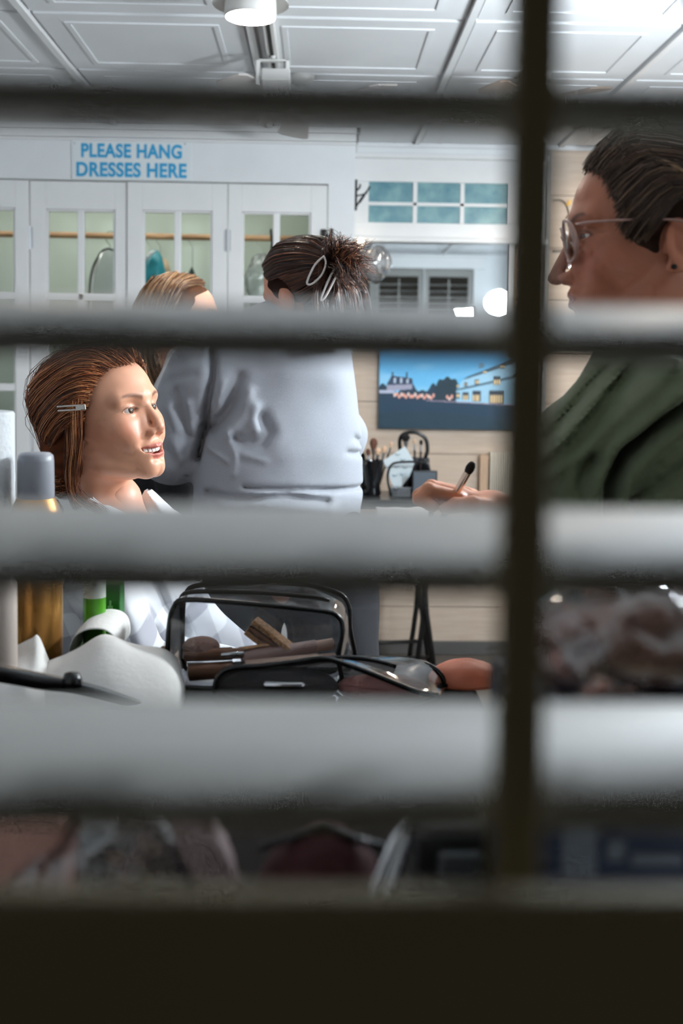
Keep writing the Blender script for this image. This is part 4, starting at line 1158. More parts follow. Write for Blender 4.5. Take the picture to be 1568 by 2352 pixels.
Vs, Fs = nets(topC, hipC - V3(.2, .3, .12), V3(hipC[0] + .42, hipC[1] + .32, nbC[2] + .06), .009); npmesh('blouse', Vs, Fs, None, blackcloth, pC)
def legC(p):
    d = None
    for s in (-1, 1):
        h0 = hipC + V3(.0, s * .075, -.04); k = h0 + V3(.42, s * .02, 0); an = k + V3(.02, 0, -.40); e = chain(p, [h0, k, an], [.095, .066, .05], .03); d = e if d is None else smin(d, e, .03)
    return d
Vq, Fq_ = nets(legC, hipC - V3(.16, .28, .58), hipC + V3(.62, .28, .1), .012); npmesh('trousers', Vq, Fq_, None, jeans, pC)
hairC = hair_mat('brown_hair', .28)
hC = mesh_sdf('hair', cap_sdf(.005, 1.5, .03, .008, ear=False, low=-.12), (-.15, -.11, -.15), (.13, .11, .15), .004, MC, 1, cap_m, pC, lambda V: np.tile(np.array(srgb(84, 54, 36)), (len(V), 1)))
pr = []
for sg, n in ((-1, 2300), (1, 900)):
    G = []
    for i, az in enumerate(np.linspace(8, 172, 10)):
        t = i / 9
        g = [hp(sg * (4 + 170 * t * .9), 44 + 40 * math.sin(math.pi * min(1, t * 1.1)), .004)]
        if t < .25: g = [hp(sg * 8, 42 + t * 130, .004)]
        g += [hp(sg * (az * .62 + 55), 38 + 16 * t, .010), hp(sg * (az * .50 + 78), 6, .012), V3(-.045 - .055 * t, sg * (.098 - .035 * t), -.06), V3(-.040 - .06 * t, sg * (.100 - .03 * t), -.12), V3(-.02 - .06 * t, sg * (.105 - .03 * t), -.19)]
        G.append(g)
    pr.append(sheet(G, n, 14, .008, .0025, 40, .5, cen=HC))
hair_obj(pr, 'hair_strands', hairC, hC, MC, .0007, (srgb(122, 82, 54), srgb(206, 164, 122), srgb(62, 38, 26), .34, .25))

# ======== make-up artist in green (right) =================================================
MD = frame(P(1500, 549, 1.30), 170, 0, 0, 1.0)
skinD = mat('skin_tan', srgb(206, 146, 118), .45, attr='col', sss=0, spec=.4)
nbD = P(1545, 800, 1.31)
nkD = [(-.030, 0, -.060)] + [tuple(MD.inverted() @ Vector(q)) for q in (P(1515, 700, 1.30), nbD)]
fD = head_sdf(neck=nkD, nose=.005, tipup=-.006, lid=.36, chin=.002)
Vh, Fh = nets(fD, (-.15, -.10, -.26), (.13, .10, .13), .0021); Vh = relax(Vh, Fh, 1)
ch = skin_cols(Vh, srgb(188, 118, 90), srgb(146, 76, 68), blush=srgb(196, 112, 96), browcol=srgb(70, 46, 36)); Vh = tobody(Vh, MD)
shN, elN, wrN = P(1590, 985, 1.17), P(1585, 1290, 1.16), P(1570, 1290, 1.17) + V3(-.01, .0, -.22)
shF, elF, wrF = P(1520, 960, 1.44), P(1400, 1235, 1.50), P(1165, 1182, 1.415)
hipD = V3(P(1560, 1300, 1.32)[0], 1.34, .92)
def hand(p, w, J, k=.006):
    """J: dict of finger joint lists; w wrist"""
    d = None
    for pts, rs in J:
        e = chain(p, pts, rs, .004); d = e if d is None else smin(d, e, .0025)
    return d
q = lambda a, b, d: P(a, b, d)
JD = [([q(1052, 1143, 1.388), q(984, 1124, 1.374), q(962, 1146, 1.372), q(994, 1163, 1.368)], [.0095, .0090, .0082, .0072]),
      ([q(1058, 1136, 1.408), q(990, 1118, 1.398), q(962, 1138, 1.394), q(985, 1160, 1.388)], [.0100, .0092, .0084, .0074]),
      ([q(1070, 1134, 1.428), q(1006, 1121, 1.424), q(978, 1140, 1.418), q(1000, 1160, 1.408)], [.0098, .0088, .0080, .0072]),
      ([q(1084, 1136, 1.446), q(1032, 1127, 1.446), q(1008, 1145, 1.440), q(1026, 1160, 1.430)], [.0088, .0078, .0070, .0064]),
      ([q(1132, 1172, 1.400), q(1084, 1158, 1.372), q(1046, 1160, 1.366), q(1022, 1168, 1.366)], [.0145, .0108, .0094, .0076])]
def handD(p):
    d = hand(p, wrF, JD)
    palm = smin(chain(p, [q(1135, 1166, 1.41), q(1060, 1147, 1.402)], [.017, .013]), chain(p, [q(1140, 1168, 1.43), q(1078, 1148, 1.434)], [.016, .012]), .02)
    palm = smin(palm, cap(p, wrF, q(1130, 1168, 1.418), .021, .019), .02)
    return smin(d, palm, .008)
def bodyD(p):
    d = chain(p, [nbD, nbD + V3(.02, .02, -.18), hipD], [.055, .085, .10], .04); d = smin(d, cap(p, shN + V3(.01, .02, -.01), shF, .038), .03)
    d = smin(d, chain(p, [shN + V3(.01, .02, -.01), elN, wrN], [.036, .032, .026], .02), .02); d = smin(d, chain(p, [shF, elF, wrF], [.045, .036, .0245], .02), .02)
    for s in (-1, 1):
        h0 = hipD + V3(0, s * .09, -.03); k = hipD + V3(-.01, s * .09, -.45); an = hipD + V3(0, s * .095, -.85)
        d = smin(d, chain(p, [h0, k, an, an + V3(-.15, 0, -.045)], [.085, .058, .042, .034], .03), .03)
    # near hand resting
    for k in range(4): d = smin(d, chain(p, [wrN + V3(-.02, .012 * k - .02, -.005), wrN + V3(-.085, .013 * k - .022, -.015), wrN + V3(-.11, .012 * k - .02, -.04)], [.012, .009, .007], .005), .012)
    d = smin(d, chain(p, [wrN + V3(-.01, -.02, 0), wrN + V3(-.05, -.045, .01)], [.012, .009]), .01)
    return d
Vb, Fb = nets(bodyD, (hipD[0] - .42, 1.0, 0.0), (hipD[0] + .24, 1.62, 1.42), .010)
Vk, Fk = nets(handD, q(935, 1210, 1.34) - V3(.005, .03, .01), q(1190, 1095, 1.47) + V3(.0, .02, .01), .0022); Vk = relax(Vk, Fk, 1)
base = np.array(srgb(214, 144, 112)); ck = base[None] * (1 + .05 * vnoise(Vk, 180, 4))[:, None]
V_ = np.concatenate([Vh, Vb, Vk]); F_ = np.concatenate([Fh, Fb + len(Vh), Fk + len(Vh) + len(Vb)]); C_ = np.concatenate([ch, np.tile(base, (len(Vb), 1)), ck])
pD = npmesh('person', V_, F_, C_, skinD)
tag(pD, 'person in green sweater and clear glasses holding out a make-up brush', 'person'); eyes(MD, pD, srgb(70, 50, 38), (1, .1, -.28))
green = mat('olive_green_fleece', srgb(98, 106, 80), .9, spec=.12, var=.06, vscale=300, bump=.05, bscale=900, sheen=.2)
fo3 = cloth_folds([([(1470, 830), (1380, 930), (1300, 1020), (1240, 1090)], -.010, 9), ([(1440, 850), (1350, 945), (1260, 1050)], .008, 8), ([(1530, 830), (1440, 930), (1350, 1040), (1250, 1120)], -.011, 12), ([(1500, 860), (1400, 970), (1300, 1080)], .008, 12), ([(1560, 870), (1480, 950), (1410, 1030), (1370, 1100), (1350, 1180)], -.012, 16),
                   ([(1568, 905), (1490, 965), (1430, 1040), (1402, 1110), (1400, 1190)], .030, 13), ([(1568, 950), (1480, 1020), (1425, 1100), (1425, 1180)], -.010, 13), ([(1568, 1010), (1510, 1080), (1440, 1150)], .012, 13), ([(1568, 1080), (1500, 1150)], -.010, 14), ([(1368, 1060), (1345, 1120), (1350, 1180)], .014, 16)], 1.16)
bustD = P(1310, 1120, 1.27)
def sweatD(p):
    d = chain(p, [nbD + V3(.0, .0, -.05), nbD + V3(-.01, 0, -.20), hipD + V3(0, 0, .02)], [.095, .145, .165], .06)
    d = smin(d, cap(p, shN + V3(.01, 0, .005), shF, .075), .06)
    d = smin(d, ell(p, bustD + V3(.035, -.03, 0), (.085, .085, .10)), .06); d = smin(d, ell(p, bustD + V3(.045, .12, 0), (.085, .085, .10)), .06)
    d = smin(d, cap(p, nbD + V3(-.03, -.03, -.03), bustD + V3(.03, -.01, .03), .055, .06), .06)
    d = smin(d, ell(p, V3(bustD[0] + .10, 1.31, bustD[2] - .18), (.15, .15, .20)), .08)
    d = smin(d, chain(p, [shN, elN, wrN], [.078, .068, .045], .03), .022)
    d = smin(d, chain(p, [shF, elF, P(1262, 1200, 1.455)], [.078, .066, .042], .03), .03)
    fm = fo3(p) * np.clip((1.34 - p[:, 1]) / .04, 0, 1)
    d = d + fm + .003 * vnoise(p, 40, 41)
    d = smax(d, .90 - p[:, 2], .01)
    return smax(d, -cap(p, nbD + V3(.02, 0, .15), nbD + V3(0, 0, -.02), .062), .008)
Vs, Fs = nets(sweatD, (hipD[0] - .34, 1.0, .86), (hipD[0] + .26, 1.66, 1.46), .0050); Vs = relax(Vs, Fs, 2)
npmesh('sweater', Vs, Fs, None, green, pD)
def pantsD(p):
    d = cap(p, hipD + V3(0, -.07, .0), hipD + V3(0, .07, .0), .135)
    for s in (-1, 1):
        h0 = hipD + V3(0, s * .09, -.06); k = hipD + V3(-.01, s * .09, -.45); an = hipD + V3(0, s * .095, -.83); d = smin(d, chain(p, [h0, k, an], [.105, .075, .058], .04), .03)
    return d + .003 * vnoise(p, 40, 7)
Vq, Fq_ = nets(pantsD, (hipD[0] - .2, 1.08, .04), (hipD[0] + .2, 1.6, 1.08), .011); npmesh('trousers', Vq, Fq_, None, blackcloth, pD)
hairD = hair_mat('brown_hair_swept', .36)
def capD_sdf(p):
    s = np.stack([p[:, 0], np.abs(p[:, 1]), p[:, 2]], -1)
    d = ell(s, HC, HR - .0015); cut = (-(p[:, 2] - 2.5 * (p[:, 0] - .0365))) / 2.7
    d = smax(d, cut, .006); d = smax(d, -(p[:, 2] + .09), .01)
    d = smax(d, -ell(s, (.030, .085, -.052), (.045, .04, .040)), .006)
    d = smax(d, -ell(s, (-.018, .085, -.020), (.026, .03, .036)), .006)
    return d
hD = mesh_sdf('hair', capD_sdf, (-.14, -.11, -.13), (.13, .11, .14), .0032, MD, 1, cap_m, pD, lambda V: np.tile(np.array(srgb(58, 40, 32)), (len(V), 1)) * (1 + .3 * vnoise(V * np.array([.3, 1, 1.4], np.float32), 260, 6))[:, None])
startD = [(.080, .002, .086), (.077, .022, .083), (.070, .042, .076), (.058, .057, .062), (.050, .066, .044), (.045, .071, .024), (.042, .073, .006), (.036, .075, -.006), (.018, .077, -.010)]
restD = [(10, 72, 165, 55, 176, 15), (40, 62, 150, 42, 172, 8), (60, 50, 140, 30, 168, 2), (74, 38, 135, 22, 165, -2), (82, 28, 130, 15, 163, -5), (86, 20, 126, 9, 161, -9), (90, 13, 124, 4, 160, -12), (94, 9, 124, 0, 158, -15), (98, 6, 124, -4, 157, -18)]
rowsD = [(math.degrees(math.atan2(y, x - HC[0])), math.degrees(math.atan2(z - HC[2], math.hypot(x - HC[0], y)))) + r for (x, y, z), r in zip(startD, restD)]
def gD(sg, a0, e0, a1, e1, a2, e2, a3, e3):
    return [hp(sg * a0, e0, .000), hp(sg * (a0 * .6 + a1 * .4), e0 * .6 + e1 * .4 + 2, .007), hp(sg * a1, e1, .009), hp(sg * a2, e2, .010), hp(sg * a3, e3, .010), V3(-.125, sg * .012, -.005)]
pr = [sheet([gD(sg, *r) for r in rowsD], n, 14, .008, .0018, 60, .4, cen=HC) for sg, n in ((1, 3800), (-1, 1300))]
pn = [[V3(-.120, .02, -.0), V3(-.150, .02, -.02), V3(-.165, .02, -.08), V3(-.16, .02, -.15)], [V3(-.120, -.02, 0), V3(-.150, -.02, -.02), V3(-.165, -.02, -.08), V3(-.16, -.02, -.15)]]
pr.append(sheet(pn, 500, 14, .004, .006, 10, .4))
pr.append(sheet([gD(1, r[0] - 3, r[1] - 2, *r[2:]) for r in rowsD], 420, 14, .006, .0022, 120, .2, cen=HC))
lightlock = [[hp(50, 30, .010), hp(72, 33, .014), hp(95, 22, .015), hp(112, 5, .014), hp(122, -12, .012)], [hp(54, 28, .010), hp(76, 30, .014), hp(99, 18, .015), hp(116, 1, .014), hp(126, -16, .012)]]
hair_obj(pr, 'hair_strands', hairD, hD, MD, .00042, (srgb(98, 72, 56), srgb(150, 118, 92), srgb(50, 36, 30), .22, .30))
hair_obj([sheet(lightlock, 140, 14, .002, .001, 8, .3)], 'hair_strands', hairD, hD, MD, .00042, (srgb(170, 136, 100), srgb(190, 156, 116), srgb(110, 84, 62), .3, .2))
# earring
ep = np.array(MD @ Vector((-.0135, .081, -.041))); MB().lathe([(0, -.003), (.003, -.002), (.0035, 0), (.003, .002), (0, .003)], 12, tuple(ep)).build('earring', black_iron, pD, smooth=True)
# clear glasses
gl_frame = mat('clear_pink_frame', srgb(214, 168, 156), .15, trans=.35, spec=.6)
gl = empty('eyeglasses'); gl.parent = pD
lensm = film('lens', (.98, .98, .98), .10, .02)
for s in (-1, 1):
    pts = []
    for a in np.linspace(0, 2 * math.pi, 36, endpoint=False):
        pts.append(np.array(MD @ Vector((.1045 + .004 * math.sin(a) - .010 * (math.cos(a) * s > 0) * abs(math.cos(a)) * (1), s * .034 + .0265 * math.cos(a), -.007 + .0245 * math.sin(a)))))
    MB().tube(pts, .0019, 8, closed=True).build('rim', gl_frame, gl, smooth=True)
    MB().add(pts, [tuple(range(len(pts)))]).build('lens', lensm, gl)
    tp = [np.array(MD @ Vector(v)) for v in ((.0955, s * .060, .010), (.080, s * .073, .011), (.03, s * .0835, .012), (-.020, s * .0855, .010), (-.036, s * .083, -.006))]
    MB().tube(catmull(np.array(tp), 14), .0017, 8).build('temple_arm', gl_frame, gl, smooth=True)
MB().tube([np.array(MD @ Vector(v)) for v in ((.1055, -.010, -.001), (.1085, 0, .003), (.1055, .010, -.001))], .0017, 8).build('bridge', gl_frame, gl, smooth=True)

# the brush in the hand
bt, bb = P(1084, 1067, 1.376), P(1006, 1206, 1.392)
u = (bb - bt) / np.linalg.norm(bb - bt)
bq = empty('makeup_brush'); tag(bq, 'make-up brush with dark round tip held in the outstretched hand', 'brush')
MQ = Matrix.Translation(Vector(bt)) @ Vector(u).to_track_quat('Z', 'Y').to_matrix().to_4x4()
def lat(prof, name, m, par, M, n=16):
    mb = MB().lathe(prof, n); mb.v = [tuple(M @ Vector(p)) for p in mb.v]; return mb.build(name, m, par, smooth=True, angle=50)
bristle = mat('dark_bristle', srgb(36, 24, 24), .9, bump=.1, bscale=900)
lat([(.0, -.004), (.0035, -.003), (.0055, .001), (.0062, .006), (.0055, .010), (.0046, .0125)], 'bristles', bristle, bq, MQ)
lat([(.0045, .012), (.0049, .0135), (.0049, .030), (.0043, .043)], 'ferrule', mat('rose_gold', srgb(222, 190, 168), .2, metal=1), bq, MQ)
lat([(.0044, .043), (.0048, .05), (.0046, .07), (.0028, .088), (.001, .092)], 'handle', mat('dark_wood_handle', srgb(52, 28, 24), .3), bq, MQ)
# ---------------------------------------------------------------- table under the window
TZ = .93
dark_wood = mat('dark_laminate', srgb(34, 30, 29), .85, spec=.15, var=.12, vscale=6, stretch=(1, 10, 10))
tb = empty('worktable', (-.35, .9, 0)); tag(tb, 'dark worktable behind the shutter crowded with make-up things', 'table')
MB().box((-.65, -.54, TZ - .03), (.56, .58, TZ)).build('tabletop', dark_wood, tb, bevel=.004)
for x in (-.6, .51):
    for y in (-.49, .53): MB().box((x - .022, y - .022, 0), (x + .022, y + .022, TZ - .03)).build('leg', black_iron, tb, bevel=.003)

def on(px, py, d): return P(px, py, d)
# paper towel roll on a white box
papr = mat('white_paper', srgb(206, 208, 210), .9, bump=.25, bscale=140)
q = P(28, 1070, 1.36); R_ = .062; cx = q[0] - R_
ztop = P(20, 946, 1.36)[2]
o = MB().box((cx - .08, 1.30, TZ), (cx + .058, 1.44, ztop - .28)).build('storage_box', mat('box_card', srgb(205, 205, 203), .7), bevel=.003); tag(o, 'plain white box under the paper towel roll', 'box')
pt = empty('paper_towel_roll', (cx, 1.365, ztop - .28)); tag(pt, 'white quilted paper towel roll at the left edge', 'paper towel')
MB().lathe([(.02, .0), (R_ - .002, 0), (R_, .003), (R_, .277), (R_ - .002, .28), (.02, .28)], 40).build('paper', papr, pt, smooth=True, angle=40)
MB().lathe([(.0195, -.0), (.0195, .281), (.0175, .281), (.0175, 0)], 24).build('core', mat('card_core', srgb(160, 130, 100), .8), pt, smooth=True)

# hairspray can
gold = mat('gold_can', srgb(196, 142, 74), .32, metal=.75, var=.08, vscale=6)
capm = mat('grey_cap', srgb(150, 152, 160), .38)
d_ = 1.35; a, b = P(23, 1400, d_), P(143, 1400, d_); r = (b[0] - a[0]) / 2; zc = lambda py: P(84, py, d_)[2] - TZ
can = empty('hairspray_can', ((a[0] + b[0]) / 2, d_, TZ)); tag(can, 'tall golden hairspray can with grey cap', 'spray can')
MB().lathe([(r * .93, 0), (r, .006), (r, zc(1195)), (r * .97, zc(1180)), (r * .86, zc(1160)), (r * .72, zc(1143))], 40).build('can_body', gold, can, smooth=True, angle=50)
MB().lathe([(r * .66, zc(1146)), (r * .70, zc(1140)), (r * .685, zc(1060)), (r * .66, zc(1046)), (r * .55, zc(1040)), (0, zc(1039))], 40).build('cap', capm, can, smooth=True, angle=50)
lb = MB()
for k in range(9):
    a0 = -math.pi / 2 - .62 + k * .045 + .3; lb.add([((r + .0006) * math.cos(t), (r + .0006) * math.sin(t), z) for t, z in ((a0, .02), (a0 + .022, .02), (a0 + .022, .055), (a0, .055))], [(0, 1, 2, 3)])
lb.build('barcode_label', mat('label_pale', srgb(206, 196, 180), .5), can)
# lotion bottle at the very edge
d_ = 1.27; q = P(2, 1400, d_); bt_ = empty('lotion_bottle', (q[0], d_, TZ)); tag(bt_, 'pale round lotion bottle at the left edge beside the golden can', 'bottle')
MB().lathe([(.016, 0), (.019, .004), (.019, .15), (.012, .165), (.009, .168)], 28).build('bottle_body', mat('lotion_white', srgb(186, 172, 162), .35), bt_, smooth=True, angle=50)
MB().lathe([(.011, .166), (.011, .19), (.0, .191)], 24).build('cap', black_plastic, bt_, smooth=True, angle=50)
# green tubes
grn = mat('green_plastic', srgb(82, 158, 34), .3); grn2 = mat('dark_green_plastic', srgb(34, 112, 40), .3); wht = mat('white_plastic', srgb(214, 220, 208), .35)
d_ = 1.40; q = P(217, 1400, d_); g1 = empty('cream_tube', (q[0], d_, TZ)); tag(g1, 'small bright green tube with white upper half, standing', 'tube')
w = 26 * d_ / F_PX; zz = lambda py: P(217, py, d_)[2] - TZ
MB().lathe([(w * .92, 0), (w, .004), (w, zz(1371))], 28).build('tube_body', grn, g1, smooth=True, angle=50)
MB().lathe([(w, zz(1371)), (w * .98, zz(1330)), (w * .8, zz(1322)), (0, zz(1321))], 28).build('white_band', wht, g1, smooth=True, angle=50)
d_ = 1.45; a, b = P(238, 1400, d_), P(281, 1400, d_); g2 = empty('green_carton', ((a[0] + b[0]) / 2, d_, TZ)); tag(g2, 'dark green narrow carton behind the bright green tube', 'carton')
hw = (b[0] - a[0]) / 2; hz = P(250, 1338, d_)[2] - TZ
MB().box((-hw, -.018, 0), (hw, .018, hz)).build('carton_body', grn2, g2, bevel=.002)
MB().box((-hw * .3, -.0186, hz * .62), (hw * .25, -.018, hz * .76)).box((-hw * .12, -.0187, hz * .56), (hw * .07, -.0181, hz * .82)).build('carton_mark', mat('pale_green_print', srgb(150, 190, 150), .4), g2)

# crumpled tissues
def sheet_mesh(pts_grid, thick=.0006):
    """(nu,nv,3) grid -> thin double sided sheet with thickness"""
    g = np.array(pts_grid); nu, nv = g.shape[:2]
    du = np.gradient(g, axis=0); dv = np.gradient(g, axis=1); n = np.cross(du, dv); n /= np.linalg.norm(n, axis=-1, keepdims=True) + 1e-9
    A = (g + n * thick).reshape(-1, 3); B = (g - n * thick).reshape(-1, 3); fs = []; N = nu * nv
    for i in range(nu - 1):
        for j in range(nv - 1):
            k = i * nv + j; fs.append((k, k + 1, k + nv + 1, k + nv)); fs.append((N + k, N + k + nv, N + k + nv + 1, N + k + 1))
    for i in range(nu - 1):
        for j in (0, nv - 1): k = i * nv + j; fs.append((k, k + nv, N + k + nv, N + k))
    for j in range(nv - 1):
        for i in (0, nu - 1): k = i * nv + j; fs.append((k, k + 1, N + k + 1, N + k))
    return MB().add(np.concatenate([A, B]), fs)
def surf(ctrl, nu=36, nv=28, amp=.002, seed=0, thick=.0006):
    """ctrl rows of world points -> smooth sheet"""
    C = np.array(ctrl, float); rows = np.stack([catmull(r, nv) for r in C]); g = catmull(rows.transpose(1, 0, 2), nu).transpose(1, 0, 2)
    g = g + amp * vnoise(g.reshape(-1, 3), 70, seed).reshape(nu, nv, 1) * np.array([.3, .6, .8])
    return sheet_mesh(g, thick)
tis = mat('soft_tissue', srgb(224, 220, 216), .95, bump=.1, bscale=120)
tl = lambda a, b, d: P(a, b, d)
o = surf([[tl(-30, 1480, 1.30), tl(20, 1490, 1.30), tl(70, 1468, 1.30), tl(88, 1462, 1.305), tl(112, 1520, 1.31)],
          [tl(-30, 1520, 1.28), tl(20, 1525, 1.28), tl(60, 1520, 1.28), tl(90, 1518, 1.28), tl(120, 1545, 1.30)],
          [tl(-30, 1580, 1.24), tl(20, 1582, 1.23), tl(60, 1580, 1.22), tl(90, 1588, 1.22), tl(140, 1590, 1.24)],
          [tl(-30, 1650, 1.20), tl(20, 1660, 1.18), tl(60, 1655, 1.18), tl(90, 1660, 1.18), tl(150, 1660, 1.20)]], amp=.002, seed=3).build('tissue', tis, smooth=True); tag(o, 'folded white tissue lying at the left below the golden can', 'tissue', 'used tissues on the table')
o = surf([[tl(112, 1520, 1.305), tl(180, 1490, 1.31), tl(240, 1458, 1.32), tl(300, 1478, 1.32), tl(370, 1490, 1.33), tl(405, 1515, 1.34)],
          [tl(100, 1545, 1.28), tl(170, 1520, 1.26), tl(240, 1488, 1.26), tl(310, 1500, 1.26), tl(385, 1520, 1.27), tl(424, 1560, 1.30)],
          [tl(70, 1590, 1.24), tl(160, 1575, 1.21), tl(240, 1555, 1.20), tl(320, 1560, 1.20), tl(395, 1570, 1.22), tl(424, 1590, 1.27)],
          [tl(60, 1640, 1.21), tl(160, 1640, 1.17), tl(240, 1630, 1.16), tl(320, 1635, 1.16), tl(390, 1635, 1.18), tl(418, 1625, 1.24)]], amp=.003, seed=5).build('tissue', tis, smooth=True); tag(o, 'large crumpled white tissue with rounded end in front of the clear pouch', 'tissue', 'used tissues on the table')
ct = [P(165, 1505, 1.37), P(178, 1452, 1.36), P(205, 1430, 1.36), P(245, 1428, 1.36), P(270, 1445, 1.36), P(276, 1480, 1.37), P(262, 1500, 1.38)]
cc = np.array(ct); o = surf([cc + V3(0, -.03, -.003), cc + V3(0, .0, .0), cc + V3(.004, .05, .004)], 16, 30, .001, 8).build('tissue', tis, smooth=True); tag(o, 'curled white tissue standing up below the green tube', 'tissue', 'used tissues on the table')
o = surf([[P(190, 1519, 1.262), P(232, 1496, 1.262), P(280, 1497, 1.268)], [P(200, 1530, 1.248), P(240, 1515, 1.25), P(262, 1512, 1.255)]], 8, 12, .0004, 2).build('tissue_stain', mat('grey_smudge', srgb(120, 108, 104), .9), smooth=True); o.parent = bpy.data.objects['tissue.001']
# black flat cable
cb = catmull(np.array([P(-120, 1535, 1.10), P(0, 1548, 1.11), P(100, 1566, 1.13), P(170, 1577, 1.14), P(260, 1600, 1.16), P(350, 1628, 1.18), P(420, 1665, 1.19)]), 40)
cd = empty('hair_iron_cable'); tag(cd, 'black cable running across the white tissues', 'cable')
MB().tube(cb, [.0088 - .0062 * max(0, (i - 12) / 28) for i in range(40)], 10).build('cord', black_plastic, cd, smooth=True)
k = P(165, 1568, 1.136); MB().lathe([(0, .012), (.008, .010), (.011, .003), (.011, -.004)], 16, tuple(k)).build('cord_grip', black_plastic, cd, smooth=True)

# ---------------------------------------------------------------- clear zipped pouches
def rrect(pts, n): return catmull(np.array(list(pts) + [pts[0]]), n + 1)[:-1]
pouchfilm = film('clear_vinyl', (.95, .96, .97), .10, .08, .05, (.7, .75, .8))
def pouch(name, label, front, back, n=48, piping=.0034):
    t = empty(name); tag(t, label, 'pouch', 'clear make-up pouches')
    Fp, Bp = rrect(front, n), rrect(back, n)
    for L_ in (Fp, Bp): L_[:, 2] = np.maximum(L_[:, 2], TZ + piping + .001)
    MB().tube(Fp, piping, 8, closed=True).build('piping', black_plastic, t, smooth=True); MB().tube(Bp, piping, 8, closed=True).build('piping', black_plastic, t, smooth=True)
    for nm, L in (('front_panel', Fp), ('back_panel', Bp)):
        c = L.mean(0); rings = [c + (L - c) * s for s in (1, .75, .5, .25, .03)]; V = np.concatenate(rings); fs = []
        for i in range(4):
            for j in range(n): fs.append((i * n + j, i * n + (j + 1) % n, (i + 1) * n + (j + 1) % n, (i + 1) * n + j))
        fs.append(tuple(4 * n + j for j in range(n)))
        V = V + (.0025 * vnoise(V, 60, 3))[:, None] * V3(0, 1, 0); MB().add(V, fs).build(nm, pouchfilm, t, smooth=True)
    mid = [Fp + (Bp - Fp) * s for s in np.linspace(0, 1, 6)]; V = np.concatenate(mid); V = V + (.0022 * vnoise(V, 90, 6))[:, None] * V3(.3, 0, 1)
    fs = [(i * n + j, i * n + (j + 1) % n, (i + 1) * n + (j + 1) % n, (i + 1) * n + j) for i in range(5) for j in range(n)]
    MB().add(V, fs).build('gusset', pouchfilm, t, smooth=True)
    zl_ = (Fp + Bp)[:, :] / 2; zl_ = zl_[np.argsort(-zl_[:, 2])[:n // 3]]; zl_ = zl_[np.argsort(zl_[:, 0])]
    MB().tube(zl_ + V3(0, 0, .001), .003, 6).build('zip', black_plastic, t, smooth=True)
    return t
p1 = pouch('clear_pouch', 'large clear vinyl pouch with black piping, upright and open', [P(a, b, 1.34) for a, b in ((384, 1520), (388, 1440), (398, 1398), (425, 1378), (560, 1386), (735, 1403), (775, 1416), (786, 1445), (776, 1510), (770, 1575), (600, 1586), (440, 1580), (395, 1570))],
           [P(a, b, 1.43) for a, b in ((418, 1510), (420, 1400), (428, 1362), (455, 1346), (560, 1338), (690, 1343), (775, 1362), (800, 1392), (803, 1440), (800, 1545), (600, 1556), (450, 1552))])
p2 = pouch('clear_pouch', 'low clear vinyl pouch lying in front of the upright one', [P(a, b, 1.27) for a, b in ((492, 1588), (500, 1556), (530, 1535), (600, 1530), (680, 1520), (740, 1512), (800, 1528), (880, 1558), (960, 1590), (1010, 1600), (900, 1628), (700, 1632), (520, 1622))],
           [P(a, b, 1.36) for a, b in ((520, 1570), (560, 1545), (640, 1530), (720, 1518), (800, 1512), (900, 1513), (975, 1524), (1012, 1550), (1020, 1580), (1010, 1596), (800, 1592), (600, 1590))])
# contents
mauve = mat('mauve_tube', srgb(176, 140, 132), .4); brown_t = mat('bronze_tube', srgb(128, 84, 58), .35, metal=.3, var=.2, vscale=40); skin_t = mat('nude_tube', srgb(206, 168, 148), .4); glit = mat('gold_glitter', srgb(190, 142, 96), .4, metal=.5, var=.45, vscale=260, bump=.4, bscale=400)
def tube_thing(name, label, a, b, r, m, cat='tube', capm_=None, cl_=.2):
    a, b = np.array(a), np.array(b); u = b - a; L = np.linalg.norm(u); t = empty(name); tag(t, label, cat, 'make-up tubes in the clear pouches')
    M = Matrix.Translation(Vector(a)) @ Vector(u).to_track_quat('Z', 'Y').to_matrix().to_4x4()
    lat([(r * .3, 0), (r, .002), (r, L * (1 - cl_)), (r * .9, L * (1 - cl_) + .001)], 'tube_body', m, t, M); lat([(r * .85, L * (1 - cl_)), (r * .85, L - .002), (r * .5, L)], 'cap', capm_ or m, t, M)
    return t
tube_thing('makeup_tube', 'long mauve make-up tube across the upright pouch', P(552, 1512, 1.375), P(768, 1478, 1.39), .0088, mauve, capm_=skin_t)
tube_thing('makeup_tube', 'pale nude make-up tube under the mauve one', P(560, 1530, 1.365), P(772, 1510, 1.375), .0075, skin_t)
tube_thing('makeup_tube', 'short bronze tube at the left inside the upright pouch', P(420, 1505, 1.372), P(560, 1500, 1.37), .0085, brown_t)
tube_thing('makeup_tube', 'dark bronze tube low in the upright pouch', P(430, 1545, 1.36), P(560, 1535, 1.365), .011, brown_t, capm_=black_plastic)
tube_thing('makeup_pencil', 'thin gold eyeliner pencil lying over the tubes', P(545, 1492, 1.375), P(650, 1478, 1.385), .0030, mat('gold_pencil', srgb(200, 150, 104), .25, metal=.8), 'pencil')
tube_thing('makeup_pencil', 'thin silver brush handle lying over the bronze tubes', P(505, 1505, 1.36), P(560, 1500, 1.365), .0030, chrome, 'pencil')
gc = empty('glitter_compact'); tag(gc, 'gold glitter compact standing tilted in the upright pouch', 'compact')
a, b = P(588, 1418, 1.395), P(672, 1482, 1.385); u = b - a; L = np.linalg.norm(u); M = Matrix.Translation(Vector(a)) @ Vector(u).to_track_quat('X', 'Z').to_matrix().to_4x4()
for k, mm_ in ((0, glit), (1, brown_t), (2, glit)):
    m = MB(); m.box((0, -.012, -.008 - .0085 * k), (L * (1 - .04 * k), .012, -.001 - .0085 * k), M=M); m.build(['lid', 'hinge_band', 'base'][k], mm_, gc, bevel=.0015)
